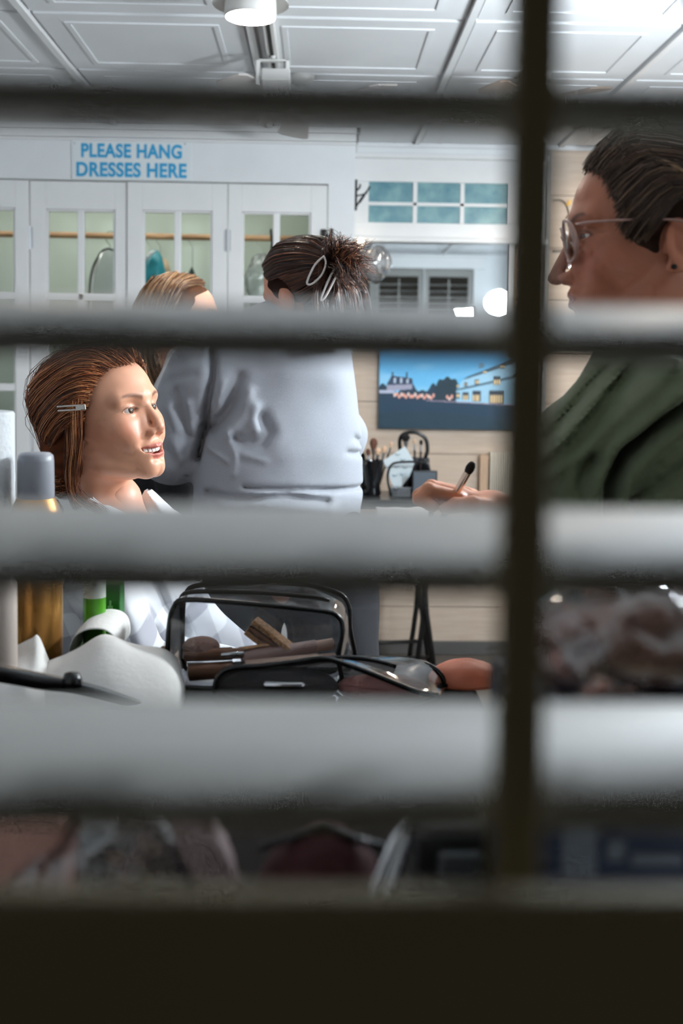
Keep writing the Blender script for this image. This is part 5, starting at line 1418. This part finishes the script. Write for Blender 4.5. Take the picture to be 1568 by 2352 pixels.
def bx(px0, py0, px1, py1, d0, d1, name, label, m, cat, group=None, bev=.004):
    a = P(px0, py0, d0); b = P(px1, py1, d0); o = MB().box((a[0], d0, min(a[2], b[2])), (b[0], d1, max(a[2], b[2]))).build(name, m, bevel=bev, seg=3, smooth=True, angle=45); tag(o, label, cat, group); return o
def lump(name, label, c, r, m, cat, amp=.004, seed=1, group=None, zmin=TZ):
    o = blob_sheet(c, r, amp, seed, 36, 24, zmin=zmin + .0005).build(name, m, smooth=True); tag(o, label, cat, group); return o
lump('cosmetic_sponge', 'pinkish make-up sponge at the left inside the upright pouch', P(462, 1486, 1.38) + V3(0, 0, .0), (.024, .016, .014), mat('pink_sponge', srgb(178, 138, 124), .9, bump=.3, bscale=300), 'sponge', .002, 3)
lump('powder_puff', 'dark powder puff inside the low clear pouch', P(640, 1575, 1.31), (.075, .035, .022), mat('dark_velvet', srgb(44, 38, 38), .7), 'puff', .004, 4)
lump('pink_cosmetic_bag', 'soft pinkish cosmetic bag inside the low clear pouch at right', P(880, 1580, 1.315), (.058, .030, .016), mat('rose_cloth', srgb(150, 92, 84), .6), 'bag', .004, 5)
o = bx(604, 1568, 700, 1585, 1.262, 1.275, 'chrome_compact', 'shiny chrome compact edge catching light in the low pouch', chrome, 'compact')
lump('orange_cosmetic_bag', 'orange cosmetic bag right of the low clear pouch', P(1075, 1570, 1.36) + V3(0, .03, -.004), (.048, .040, .027), mat('orange_leather', srgb(206, 112, 80), .5), 'bag', .003, 6)
# brown bead end poking from the pouch
lump('wooden_bead', 'small round brown bead beside the upright pouch', P(377, 1494, 1.35), (.006, .006, .006), mat('bead_brown', srgb(120, 70, 50), .4), 'bead', .0002, 2)

# ---------------------------------------------------------------- things close to the shutter
shop_film = film('shopping_film', (.93, .94, .95), .17, .07, .09, (.7, .7, .72))
# blue box with white print, plastic bag on it
blue = mat('blue_card', srgb(20, 38, 70), .5); bl = empty('blue_box'); tag(bl, 'blue carton with white print behind the shutter at lower right', 'box')
a = P(1238, 1800, .46); zt_ = P(1400, 1700, .46)[2]
MB().box((a[0], .46, TZ), (a[0] + .16, .60, zt_)).build('carton', blue, bl, bevel=.003)
wp = mat('white_print', srgb(110, 118, 132), .5)
for (x0, x1, y0, y1) in ((1290, 1368, 1890, 2010), (1395, 1432, 1930, 1975), (1450, 1568, 1960, 1985)):
    p0, p1 = P(x0, y0, .46), P(x1, y1, .46); MB().box((p0[0], .4592, p1[2]), (p1[0], .4601, p0[2])).build('print', wp, bl)
bg_ = empty('clear_plastic_bag'); tag(bg_, 'clear plastic bag of brown hair pieces on the blue box', 'plastic bag')
c = P(1440, 1500, .53); 
blob_sheet(V3(c[0], .53, (P(1440, 1360, .53)[2] + zt_) / 2), (.052, .050, (P(1440, 1345, .53)[2] - zt_) / 2 + .004), .013, 12, 56, 36, zmin=zt_ + .001).build('bag_film', shop_film, bg_, smooth=True)
hx = empty('hair_pieces'); tag(hx, 'brown hair pieces inside the clear plastic bag at right', 'hair piece')
blob_sheet(V3(c[0] + .012, .535, zt_ + .028), (.042, .036, .024), .006, 14, 40, 26, zmin=zt_ + .003).build('brown_bundle', mat('brown_bundle', srgb(170, 112, 88), .6, var=.25, vscale=60, stretch=(6, 1, 1)), hx, smooth=True)
blob_sheet(V3(c[0] - .032, .525, zt_ + .022), (.016, .026, .018), .004, 15, 30, 20, zmin=zt_ + .003).build('pink_bundle', mat('pink_bundle', srgb(196, 150, 142), .6), hx, smooth=True)
# clear bag at lower left
lbg = empty('clear_plastic_bag'); tag(lbg, 'clear crinkled plastic bag behind the shutter at lower left', 'plastic bag')
c = P(270, 1940, .56); topz = P(270, 1855, .56)[2]
blob_sheet(V3(c[0] + .0, .56, (topz + TZ) / 2), (.070, .045, (topz - TZ) / 2), .018, 22, 60, 40, zmin=TZ + .001).build('bag_film', shop_film, lbg, smooth=True)
o = MB().box((P(-40, 1900, .56)[0] - .03, .545, TZ + .002), (P(160, 1900, .56)[0], .585, P(100, 1890, .545)[2])).build('pink_carton', mat('pink_carton', srgb(186, 140, 128), .5), bevel=.004); tag(o, 'pale pink carton inside the clear bag at lower left', 'carton')
lump('tissue_wad', 'mauve crumpled wrap inside the clear bag at lower left', V3(c[0] + .035, .56, TZ + .088), (.036, .028, .086), mat('mauve_wrap', srgb(140, 120, 120), .7), 'wrap', .012, 23)
# dark red pouch, tweezers, black case
rd = empty('red_cosmetic_bag'); tag(rd, 'dark red cosmetic bag behind the shutter at bottom centre', 'bag')
c = P(740, 1945, .58); tz_ = P(740, 1900, .58)[2]
blob_sheet(V3(c[0], .58, (tz_ + TZ) / 2), (.046, .035, (tz_ - TZ) / 2), .004, 31, 40, 28, zmin=TZ + .001).build('bag_body', mat('dark_red_cloth', srgb(66, 22, 26), .8), rd, smooth=True)
MB().tube([V3(c[0] - .035, .572, tz_ - .008), V3(c[0], .575, tz_ + .001), V3(c[0] + .035, .572, tz_ - .008)], .0025, 8).build('zip', black_plastic, rd, smooth=True)
bk = empty('black_case'); tag(bk, 'black zipped case behind the shutter left of the tilt rod', 'case')
p0 = P(955, 1900, .60); MB().box((p0[0], .585, TZ), (p0[0] + .05, .645, P(1000, 1885, .60)[2])).build('case_body', mat('black_fabric', srgb(34, 34, 36), .6), bk, bevel=.008, seg=3)
p0 = P(1005, 1965, .585); MB().box((p0[0], .578, p0[2] - .02), (p0[0] + .026, .585, p0[2] + .004)).build('grey_pocket', mat('grey_mesh', srgb(92, 96, 98), .5), bk, bevel=.003)
tw = empty('tweezers'); tag(tw, 'shiny steel tweezers leaning between the red bag and black case', 'tweezers')
a, b = P(942, 1880, .56), P(880, 2030, .555)
for s in (-1, 1): MB().tube([a, a + (b - a) * .3 + V3(s * .0025, 0, 0), b + V3(s * .004, 0, 0), b + (b - a) * 1.6 + V3(s * .001, 0, 0)], [.002, .0032, .0038, .001], 8).build('arm', chrome, tw, smooth=True)
# ---------------------------------------------------------------- canvas print on the back wall
def paint(W, H):
    """flat print: dusk sky, trees, white barn with lit windows, dark lawn. u right 0..1, v up 0..1"""
    u, v = np.meshgrid((np.arange(W) + .5) / W, (np.arange(H) + .5) / H)
    v = np.where(v < .31, v * 1.42, .44 + (v - .31) * .81)
    def S(*c): return np.array(srgb(*c)) * 1.35
    n1 = np.sin(u * 9 + v * 22 + 2 * np.sin(u * 5)) * .5 + np.sin(u * 17 - v * 31) * .3 + np.sin(u * 3 + v * 12 + 1) * .5
    t = np.clip((v - .55) / .45, 0, 1)[..., None]
    sky = S(104, 178, 220) * (1 - t) + S(40, 120, 176) * t
    sky = sky + np.clip(n1, 0, 1)[..., None] * (S(150, 196, 222) - sky) * .55
    img = sky.copy()
    def fill(mask, c, a=1.0):
        m = (mask * a)[..., None]; img[:] = img * (1 - m) + S(*c) * m
    def poly(pts):
        m = np.zeros((H, W), bool); x, y = u, v; n = len(pts); j = n - 1
        for i in range(n):
            xi, yi = pts[i]; xj, yj = pts[j]
            c = ((yi > y) != (yj > y)) & (x < (xj - xi) * (y - yi) / (yj - yi + 1e-12) + xi); m ^= c; j = i
        return m
    hz = .47 - .10 * u
    tree = .50 + .03 * np.sin(u * 40) + .015 * np.sin(u * 97)
    fill((v < tree + .03) & (u < .62), (36, 58, 76))
    fill(((u - .435) / .085) ** 2 + ((v - .50) / .12) ** 2 < 1 + .15 * np.sin(u * 120), (34, 54, 66))
    fill(poly([(.05, .56), (.08, .63), (.21, .61), (.22, .52), (.05, .50)]), (52, 66, 88)); fill(poly([(.05, .50), (.21, .52), (.21, .56), (.05, .55)]), (150, 150, 170))
    for k in range(3): fill((abs(u - .10 - .04 * k) < .008) & (abs(v - .59) < .02), (176, 190, 206))
    for k in range(2): fill((abs(u - .085 - .09 * k) < .006) & (v > .6) & (v < .66), (44, 50, 64))
    # barn
    fill(poly([(.49, .52), (.53, .60), (1.0, .83), (1.0, .32), (.49, .40)]), (148, 190, 214))
    fill(poly([(.53, .60), (.56, .63), (1.0, .87), (1.0, .81)]), (66, 88, 104)); fill(poly([(.49, .525), (1.0, .685), (1.0, .66), (.49, .51)]), (72, 98, 116))
    fill(poly([(.63, .70), (.63, .745), (.65, .755), (.665, .74), (.665, .71)]), (96, 124, 144)); fill(poly([(.82, .79), (.82, .85), (.845, .88), (.87, .86), (.87, .81)]), (84, 108, 126))
    for k, (x, y, w, h) in enumerate([(.785, .72, .014, .018), (.67, .67, .009, .012), (.75, .60, .022, .03), (.62, .585, .013, .02), (.55, .565, .008, .014), (.50, .55, .006, .012), (.75, .45, .045, .06), (.62, .46, .024, .045), (.55, .465, .018, .03), (.50, .47, .013, .022), (.92, .55, .03, .05)]):
        fill((abs(u - x) < w * 1.12) & (abs(v - y) < h * 1.15), (56, 66, 78)); fill((abs(u - x) < w) & (abs(v - y - (-.012 if h > .028 else 0)) < h * .66) & (np.sin(u * 420) > -.6), (244, 196, 150))
    for k in range(26):
        x = .10 + k * .0145; y = .475 - .05 * x + .012 * math.sin(k * 2.3)
        if .36 < x < .42: continue
        fill(((u - x) / .008) ** 2 + ((v - y) / .016) ** 2 < 1, (236, 168, 150) if k % 3 else (240, 210, 200), .85)
    fill((abs(v - (.497 - .03 * u)) < .012) & (u < .10), (170, 176, 196))
    lawn = v < (.44 - .09 * u)
    fill(lawn, (34, 58, 78)); fill(lawn & (v < .22 + .03 * np.sin(u * 6)), (32, 56, 66), .6); fill((np.abs(v - (.445 - .09 * u)) < .008) & (u > .3), (150, 132, 150), .8)
    img *= (1 + .04 * np.random.default_rng(3).normal(size=(H, W, 1)))
    return np.clip(img, 0, 1)
cz0, cz1 = P(1000, 985, YB)[2], P(1000, 762, YB)[2]; cx0, cx1 = P(869, 900, YB)[0], P(1228, 900, YB)[0]
cv = empty('canvas_print'); tag(cv, 'canvas print of a white barn at dusk on the board wall', 'picture')
MB().box((cx0, YB - .032, cz0), (cx1, YB - .001, cz1)).build('canvas_edge', mat('canvas_edge', srgb(40, 78, 108), .8), cv, bevel=.002)
Wn, Hn = 300, 190; img = paint(Wn, Hn)
xs_ = np.linspace(cx0 + .001, cx1 - .001, Wn); zs_ = np.linspace(cz0 + .001, cz1 - .001, Hn)
Xg, Zg = np.meshgrid(xs_, zs_); Vg = np.stack([Xg, np.full_like(Xg, YB - .0327), Zg], -1).reshape(-1, 3)
ii, jj = np.meshgrid(np.arange(Hn - 1), np.arange(Wn - 1), indexing='ij'); k0 = (ii * Wn + jj).ravel()
npmesh('print_surface', Vg, np.stack([k0, k0 + 1, k0 + Wn + 1, k0 + Wn], -1), img.reshape(-1, 3), mat('canvas_ink', (.5, .5, .5), .7, attr='col'), cv)

# ---------------------------------------------------------------- folding stand with make-up organiser
SD = 4.40
st = empty('folding_stand'); tag(st, 'black folding stand with crossed legs by the board wall', 'stand')
a, b = P(838, 1142, SD), P(1012, 1166, SD)
MB().box((a[0] - .05, SD - .10, b[2]), (b[0] + .03, SD + .26, a[2])).build('tray', black_plastic, st, bevel=.004)
tzz = b[2]
for y in (SD - .06, SD + .22):
    x1, x2 = P(940, 1500, SD)[0], P(999, 1500, SD)[0]
    MB().tube([(P(985, 1300, SD)[0], y, tzz), (P(966, 1430, SD)[0], y, P(966, 1430, SD)[2]), (P(945, 1540, SD)[0], y, 0.01)], .011, 10).build('leg', black_iron, st, smooth=True)
    MB().tube([(P(955, 1300, SD)[0], y - .02, tzz), (P(975, 1400, SD)[0], y - .02, P(975, 1400, SD)[2]), (P(1000, 1560, SD)[0], y - .02, 0.01)], .011, 10).build('leg', black_iron, st, smooth=True)
    xl = P(760, 1500, SD)[0]
    MB().tube([(xl - .0, y, tzz), (xl + .04, y, 0.01)], .011, 10).build('leg', black_iron, st, smooth=True)
for (pxa, py, pxb) in ((770, 1479, 958), (770, 1516, 990)):
    q0, q1 = P(pxa, py, SD - .06), P(pxb, py - 6, SD - .06); MB().tube([q0, q1], .008, 8).build('crossbar', black_iron, st, smooth=True)
TT = a[2] + .0005
def fx(px, d=SD): return P(px, 1100, d)[0]
def fz(py, d=SD): return P(930, py, d)[2]
# brush holder cup
smoke = mat('smoked_acrylic', srgb(20, 22, 26), .08, spec=.7)
bh = empty('brush_cup'); tag(bh, 'glossy black brush cup on the stand beside the grey sweatshirt', 'cup')
cxm = (fx(832) + fx(882)) / 2
MB().lathe([(.030, TT), (.036, TT + .01), (.030, TT + .05), (.044, fz(1072)), (.048, fz(1060)), (.045, fz(1060)), (.028, TT + .05)], 28, (cxm, SD + .05, 0)).build('cup_body', smoke, bh, smooth=True, angle=50)
MB().tube([(cxm - .03, SD - .0, fz(1062)), (cxm - .055, SD - .01, fz(1090)), (cxm - .03, SD - .0, fz(1125))], .006, 8).build('cup_handle', smoke, bh, smooth=True)
brown_br = mat('brown_bristle', srgb(104, 68, 54), .9); tan_br = mat('tan_bristle', srgb(220, 184, 154), .9); hand_m = mat('brush_handle_dark', srgb(40, 30, 30), .3)
def brush(px, py, base, r, m, label, L=.03, d=SD + .05):
    top = P(px, py, d); base = np.array(base); u = top - base; u /= np.linalg.norm(u); Lt = np.linalg.norm(top - base)
    t = empty('makeup_brush'); tag(t, label, 'brush', 'brushes in the organiser'); M = Matrix.Translation(Vector(base)) @ Vector(u).to_track_quat('Z', 'Y').to_matrix().to_4x4()
    lat([(.002, 0), (.004, Lt * .2), (.0045, Lt - L - .025)], 'handle', hand_m, t, M, 10); lat([(.0048, Lt - L - .027), (r * .62, Lt - L)], 'ferrule', chrome, t, M, 12)
    lat([(r * .62, Lt - L), (r, Lt - L * .55), (r * .92, Lt - L * .25), (r * .5, Lt - L * .05), (0, Lt)], 'bristles', m, t, M, 14)
base = (cxm, SD + .05, TT + .012)
brush(858, 1006, base, .017, brown_br, 'large brown fluffy brush in the black cup', .045)
brush(868, 1028, (cxm + .008, SD + .04, TT + .012), .014, tan_br, 'pale tan brush leaning right in the black cup', .03)
brush(884, 1024, (cxm + .014, SD + .045, TT + .012), .011, tan_br, 'cream brush at the right rim of the black cup', .03)
brush(845, 1030, (cxm - .012, SD + .03, TT + .012), .010, brown_br, 'small brown brush at the left rim of the black cup', .03)
brush(900, 1015, (cxm + .02, SD + .06, TT + .012), .008, tan_br, 'slim tan brush leaning out of the black cup', .025)
o = MB().prism([(0, 0), (.03, 0), (.012, .17), (-.03, .19)], 0, .018, 'xz').build('black_comb_case', black_plastic, bevel=.003); o.location = (fx(836) - .005, SD + .10, TT); tag(o, 'tall black slanted case standing behind the brush cup', 'case')
# handled brush case
hc = empty('handled_brush_case'); tag(hc, 'black make-up case with arched handle on the stand', 'case')
xa, xb = fx(917), fx(981)
arch = [P(p, q_, SD + .12) for p, q_ in ((926, 1052), (918, 1030), (920, 1003), (940, 993), (962, 996), (978, 1010), (981, 1035), (976, 1052))]
MB().tube(catmull(np.array(arch), 24), .0085, 10).build('handle', black_plastic, hc, smooth=True)
MB().box((fx(905, SD + .1), SD + .09, TT), (fx(985, SD + .1), SD + .16, P(940, 1050, SD + .12)[2])).build('case_body', smoke, hc, bevel=.006)
cb_ = (fx(950, SD + .12), SD + .085, P(940, 1066, SD + .12)[2])
brush(931, 997, (cb_[0] - .03, SD + .08, TT + .002), .019, mat('black_bristle', srgb(22, 20, 22), .95), 'round black powder brush before the arched handle', .03, SD + .08)
brush(952, 1008, (cb_[0] - .0, SD + .08, TT + .002), .006, tan_br, 'thin tan brush inside the arched handle', .02, SD + .08)
brush(967, 1010, (cb_[0] + .02, SD + .08, TT + .002), .008, mat('black_bristle_2', srgb(24, 20, 22), .95), 'short dark brush inside the arched handle at right', .022, SD + .08)
# lash card
lc = empty('lash_card'); tag(lc, 'white card of false lashes leaning in the organiser', 'card')
M0 = [P(p, q_, SD + .03) for p, q_ in ((880, 1058), (930, 1025), (952, 1062), (940, 1095), (912, 1130), (900, 1112))]
v_ = [tuple(p) for p in M0] + [tuple(p + V3(0, .004, 0)) for p in M0]; n = 6
MB().add(v_, [tuple(range(n)), tuple(range(2 * n - 1, n - 1, -1))] + [(i, (i + 1) % n, (i + 1) % n + n, i + n) for i in range(n)]).build('card', mat('lash_card_white', srgb(214, 226, 232), .5), lc, bevel=.001)
for (p, q_) in ((913, 1044), (925, 1056), (910, 1072), (930, 1074), (906, 1092), (925, 1090)):
    c = P(p, q_, SD + .028); MB().tube([c + V3(-.010, -.001, .003), c + V3(0, -.004, -.003), c + V3(.010, -.001, .003)], .0016, 6).build('lash', mat('lash_grey', srgb(120, 140, 152), .6) if 'lash_grey' not in MATS else MATS['lash_grey'], lc, smooth=True)
# clear organiser boxes and compact
org = empty('organiser_tray'); tag(org, 'clear-fronted black organiser tray on the stand', 'organiser')
fr_ = [P(p, q_, SD - .03) for p, q_ in ((898, 1140), (890, 1100), (896, 1072), (915, 1062), (975, 1062), (985, 1075), (990, 1105), (990, 1140))]
MB().tube(catmull(np.array(fr_), 30), .0052, 8).build('rim', black_gloss, org, smooth=True)
MB().box((fx(895), SD - .03, TT), (fx(992), SD + .07, TT + .045)).build('tray_body', film('smoke_clear', (.55, .6, .66), .2, .06, .2, (.2, .24, .3)), org, bevel=.003)
cp = empty('mirror_compact'); tag(cp, 'open black square compact at the front of the organiser', 'compact')
a, b = P(946, 1080, SD - .05), P(1003, 1142, SD - .05)
MB().box((a[0], SD - .055, TT), (b[0], SD - .045, a[2])).build('lid', black_gloss, cp, bevel=.004); MB().box((a[0] + .006, SD - .0565, TT + .012), (b[0] - .006, SD - .055, a[2] - .007)).build('mirror', mat('smoky_mirror', srgb(120, 128, 136), .12, metal=.9), cp)
pc = empty('purple_bottle'); tag(pc, 'small purplish round jar at the right end of the stand', 'jar')
c = fx(1020); MB().lathe([(.022, TT), (.026, TT + .006), (.026, TT + .045), (.018, TT + .056), (0, TT + .058)], 24, (c - .008, SD + .02, 0)).build('jar_body', mat('plum_glass', srgb(70, 52, 58), .15), pc, smooth=True, angle=50)
# pale cloth hanging under the tray front
o = surf([[P(862, 1168, SD - .105), P(910, 1168, SD - .105), P(985, 1168, SD - .105)], [P(866, 1205, SD - .11), P(915, 1205, SD - .10), P(980, 1202, SD - .112)], [P(870, 1250, SD - .105), P(918, 1250, SD - .11), P(978, 1250, SD - .10)]], 12, 24, .006, 5).build('hand_towel', mat('pale_towel', srgb(206, 200, 196), .9), smooth=True); tag(o, 'pale towel hanging from the front of the black stand', 'towel')

# pale wooden rack with ribbed towel right of the stand
rk = empty('towel_rack'); tag(rk, 'light wooden towel rack on the board wall beside the tilt rod', 'rack')
a, b = P(1103, 1045, 4.95), P(1121, 1160, 4.95)
zbr = P(1110, 1262, 4.95)[2]
pine = mat('light_pine', srgb(196, 164, 136), .5, var=.12, vscale=10, stretch=(10, 10, 1))
MB().box((a[0], 4.955, zbr), (b[0], 4.985, a[2])).build('post', pine, rk, bevel=.003)
e_x = P(1200, 1045, 4.95)[0]; MB().box((e_x, 4.955, zbr), (e_x + .035, 4.985, a[2])).build('post', pine, rk, bevel=.003)
MB().tube([(a[0], 4.965, a[2] - .02), (e_x + .03, 4.965, a[2] - .02)], .010, 10).tube([(a[0], 4.965, zbr + .02), (e_x + .03, 4.965, zbr + .02)], .010, 10).build('rail', pine, rk, smooth=True)
rt = empty('ribbed_towel'); tag(rt, 'cream ribbed towel draped on the light wooden rack', 'towel')
tm_ = mat('cream_rib', srgb(216, 206, 190), .9)
m = MB()
x0, x1 = b[0] + .003, e_x - .004; zt2 = a[2] + .012
for i in range(14):
    x = x0 + (x1 - x0) * (i + .5) / 14; w = (x1 - x0) / 14 * .52
    m.tube([(x, 4.946, zt2 - .35), (x, 4.944, zt2 - .02), (x, 4.953, zt2 - .003), (x, 4.965, zt2), (x, 4.977, zt2 - .003), (x, 4.986, zt2 - .02), (x, 4.984, zt2 - .3)], w, 8)
m.build('towel_cloth', tm_, rt, smooth=True)['kind'] = 'stuff'

# ---------------------------------------------------------------- dried twig with yellow leaf on the wall
tg_ = empty('dried_twig'); tag(tg_, 'dried twig with yellow leaf pinned to the board wall', 'twig')
pts = [P(p, q_, YB - .008) for p, q_ in ((1268, 460), (1284, 459), (1296, 466), (1303, 480), (1310, 500), (1330, 520))]
MB().tube(catmull(np.array(pts), 20), .003, 6).build('stem', mat('twig_brown', srgb(84, 66, 50), .8), tg_, smooth=True)
for (p, q_, r_, m_) in ((1305, 466, .016, mat('yellow_leaf', srgb(238, 190, 92), .6)), (1302, 497, .012, mat('dry_leaf', srgb(132, 110, 86), .7))):
    c = P(p, q_, YB - .012); MB().add([c + V3(-r_, 0, -r_ * .8), c + V3(-.2 * r_, -.006, -.1 * r_), c + V3(r_ * .5, -.002, -r_ * .6), c + V3(r_ * .9, 0, r_ * .9), c + V3(r_ * .1, -.005, r_ * .7)] , [(0, 1, 4), (1, 2, 3), (1, 3, 4), (0, 2, 1)]).build('leaf', m_, tg_)
MB().tube([P(1266, 577, YB - .006), P(1290, 576, YB - .006), P(1330, 577, YB - .006)], .004, 6).build('lower_stem', mat('cord_dark', srgb(70, 64, 62), .7), tg_, smooth=True)

# ---------------------------------------------------------------- spotlight rail under the ceiling
rl = empty('spotlight_rail'); tag(rl, 'white track rail and square spotlight under the ceiling', 'spotlight')
r0, r1 = P(598, 10, 3.05), P(624, 150, 3.62)
yy0, yy1 = 2.95, 3.75
xx = LX + .03
MB().box((xx - .018, yy0, CEIL - .03), (xx + .018, yy1, CEIL)).build('rail', lamp_white, rl, bevel=.003); MB().box((xx - .006, yy0 + .01, CEIL - .0315), (xx + .006, yy1 - .01, CEIL - .029)).build('slot', dark_gap, rl)
sd = 3.55; a, b = P(588, 137, sd), P(664, 200, sd)
cxp = (a[0] + b[0]) / 2
MB().tube([(cxp, sd, CEIL - .03), (cxp, sd, a[2] + .004)], .009, 10).build('stem', lamp_white, rl, smooth=True)
yk = MB(); w = (b[0] - a[0]) / 2
yk.box((a[0], sd - .012, a[2] - .006), (b[0], sd + .012, a[2])); yk.box((a[0], sd - .012, b[2]), (a[0] + .012, sd + .012, a[2])); yk.box((b[0] - .012, sd - .012, b[2] + .02), (b[0], sd + .012, a[2])); yk.build('yoke', lamp_white, rl, bevel=.002)
m = MB(); m.box((-w + .014, -.03, -.022), (w - .002, .05, .022), M=Matrix.Translation((cxp + .005, sd + .01, b[2] + .026)) @ Matrix.Rotation(math.radians(-18), 4, 'X')); m.build('spot_head', lamp_white, rl, bevel=.003)

# ---------------------------------------------------------------- ceiling fans
fan_blade = mat('fan_blade_wood', srgb(150, 126, 108), .45, var=.12, vscale=8); fan_w = mat('fan_blade_white', srgb(214, 206, 200), .4)
def fan(px, py, d, r, rot, label, m, n=5):
    c = P(px, py, d); t = empty('ceiling_fan', (c[0], d, c[2])); tag(t, label, 'ceiling fan', 'ceiling fans')
    MB().lathe([(.0, .06), (.05, .055), (.062, .02), (.058, -.02), (.03, -.04), (0, -.042)], 28).build('motor', lamp_white, t, smooth=True, angle=50)
    MB().tube([(0, 0, .055), (0, 0, CEIL - c[2])], .012, 10).build('down_rod', lamp_white, t, smooth=True); MB().lathe([(.05, CEIL - c[2]), (.045, CEIL - c[2] - .02), (.014, CEIL - c[2] - .04)], 24).build('canopy', lamp_white, t, smooth=True)
    for k in range(n):
        M = Matrix.Rotation(rot + k * 2 * math.pi / n, 4, 'Z') @ Matrix.Rotation(math.radians(10), 4, 'X')
        mb = MB(); pl = [(.075, -.018), (.12, -.042), (r - .03, -.062), (r - .005, -.045), (r, 0), (r - .005, .045), (r - .03, .062), (.12, .042), (.075, .018)]
        mb.prism(pl, -.004, .004, 'xy'); mb.v = [tuple(M @ Vector(p)) for p in mb.v]; mb.build('blade', m, t, bevel=.0015)
        mb = MB().box((.05, -.012, -.004), (.12, .012, .002)); mb.v = [tuple(M @ Vector(p)) for p in mb.v]; mb.build('blade_arm', lamp_white, t)
fan(690, 250, 3.9, .45, math.radians(95), 'ceiling fan with pale blades mostly behind the top slat', fan_w, 5)
fan(1230, 234, 3.8, .28, math.radians(45), 'ceiling fan with brown blades behind the tilt rod', fan_blade, 4)

# chairs of the two seated people
def stool(loc, rz, hseat, label):
    t = empty('tall_chair', loc, (0, 0, rz)); tag(t, label, 'chair', 'tall black chairs')
    MB().box((-.21, -.2, hseat - .04), (.21, .2, hseat)).build('seat', blackcloth, t, bevel=.012, seg=3)
    MB().box((-.235, -.2, hseat + .12), (-.215, .2, hseat + .36)).build('backrest', blackcloth, t, bevel=.006)
    for s in (-1, 1):
        MB().tube([(-.225, s * .205, hseat + .38), (-.225, s * .205, 0)], .012, 8).build('leg', black_iron, t, smooth=True); MB().tube([(.2, s * .205, hseat - .02), (.2, s * .205, 0)], .012, 8).build('leg', black_iron, t, smooth=True)
        MB().tube([(-.225, s * .205, .2), (.2, s * .205, .2)], .009, 8).build('stretcher', black_iron, t, smooth=True)
stool((hipA_[0] - .0, hipA_[1], 0), 0, hipA_[2] - .135, 'tall black chair under the auburn-haired person')
stool((hipC[0] - .0, hipC[1], 0), 0, hipC[2] - .135, 'tall black chair under the person behind')

# ---------------------------------------------------------------- crystal sconce beside the mirror
sc_ = empty('crystal_sconce'); tag(sc_, 'small crystal sconce with warm bulb behind the hair spikes', 'sconce')
c = P(868, 602, 4.86); b_ = P(828, 556, 4.88)
MB().lathe([(.0, -.012), (.035, -.010), (.038, 0)], 24, (c[0] - .02, YB - .002, c[2] + .05), 'y').build('back_plate', chrome, sc_, smooth=True)
MB().tube([(c[0] - .02, YB - .01, c[2] + .05), (c[0] - .02, 4.9, c[2] + .07), tuple(c + V3(0, 0, .05))], .005, 8).tube([(c[0] - .02, 4.93, c[2] + .065), tuple(b_ + V3(0, 0, -.02))], .004, 8).build('arm', chrome, sc_, smooth=True)
blob_sheet(c, (.058, .05, .072), .018, 41, 40, 28).build('crystal_shade', film('crystal', (.94, .93, .93), .3, .06, .18, (.8, .76, .74)), sc_, smooth=True)
MB().lathe([(0, -.02), (.012, -.014), (.016, 0), (.012, .013), (0, .018)], 18, tuple(b_)).build('bulb', mat('warm_bulb', (1, 1, 1), .4, emit=(1, .82, .6), estr=9.0), sc_, smooth=True)
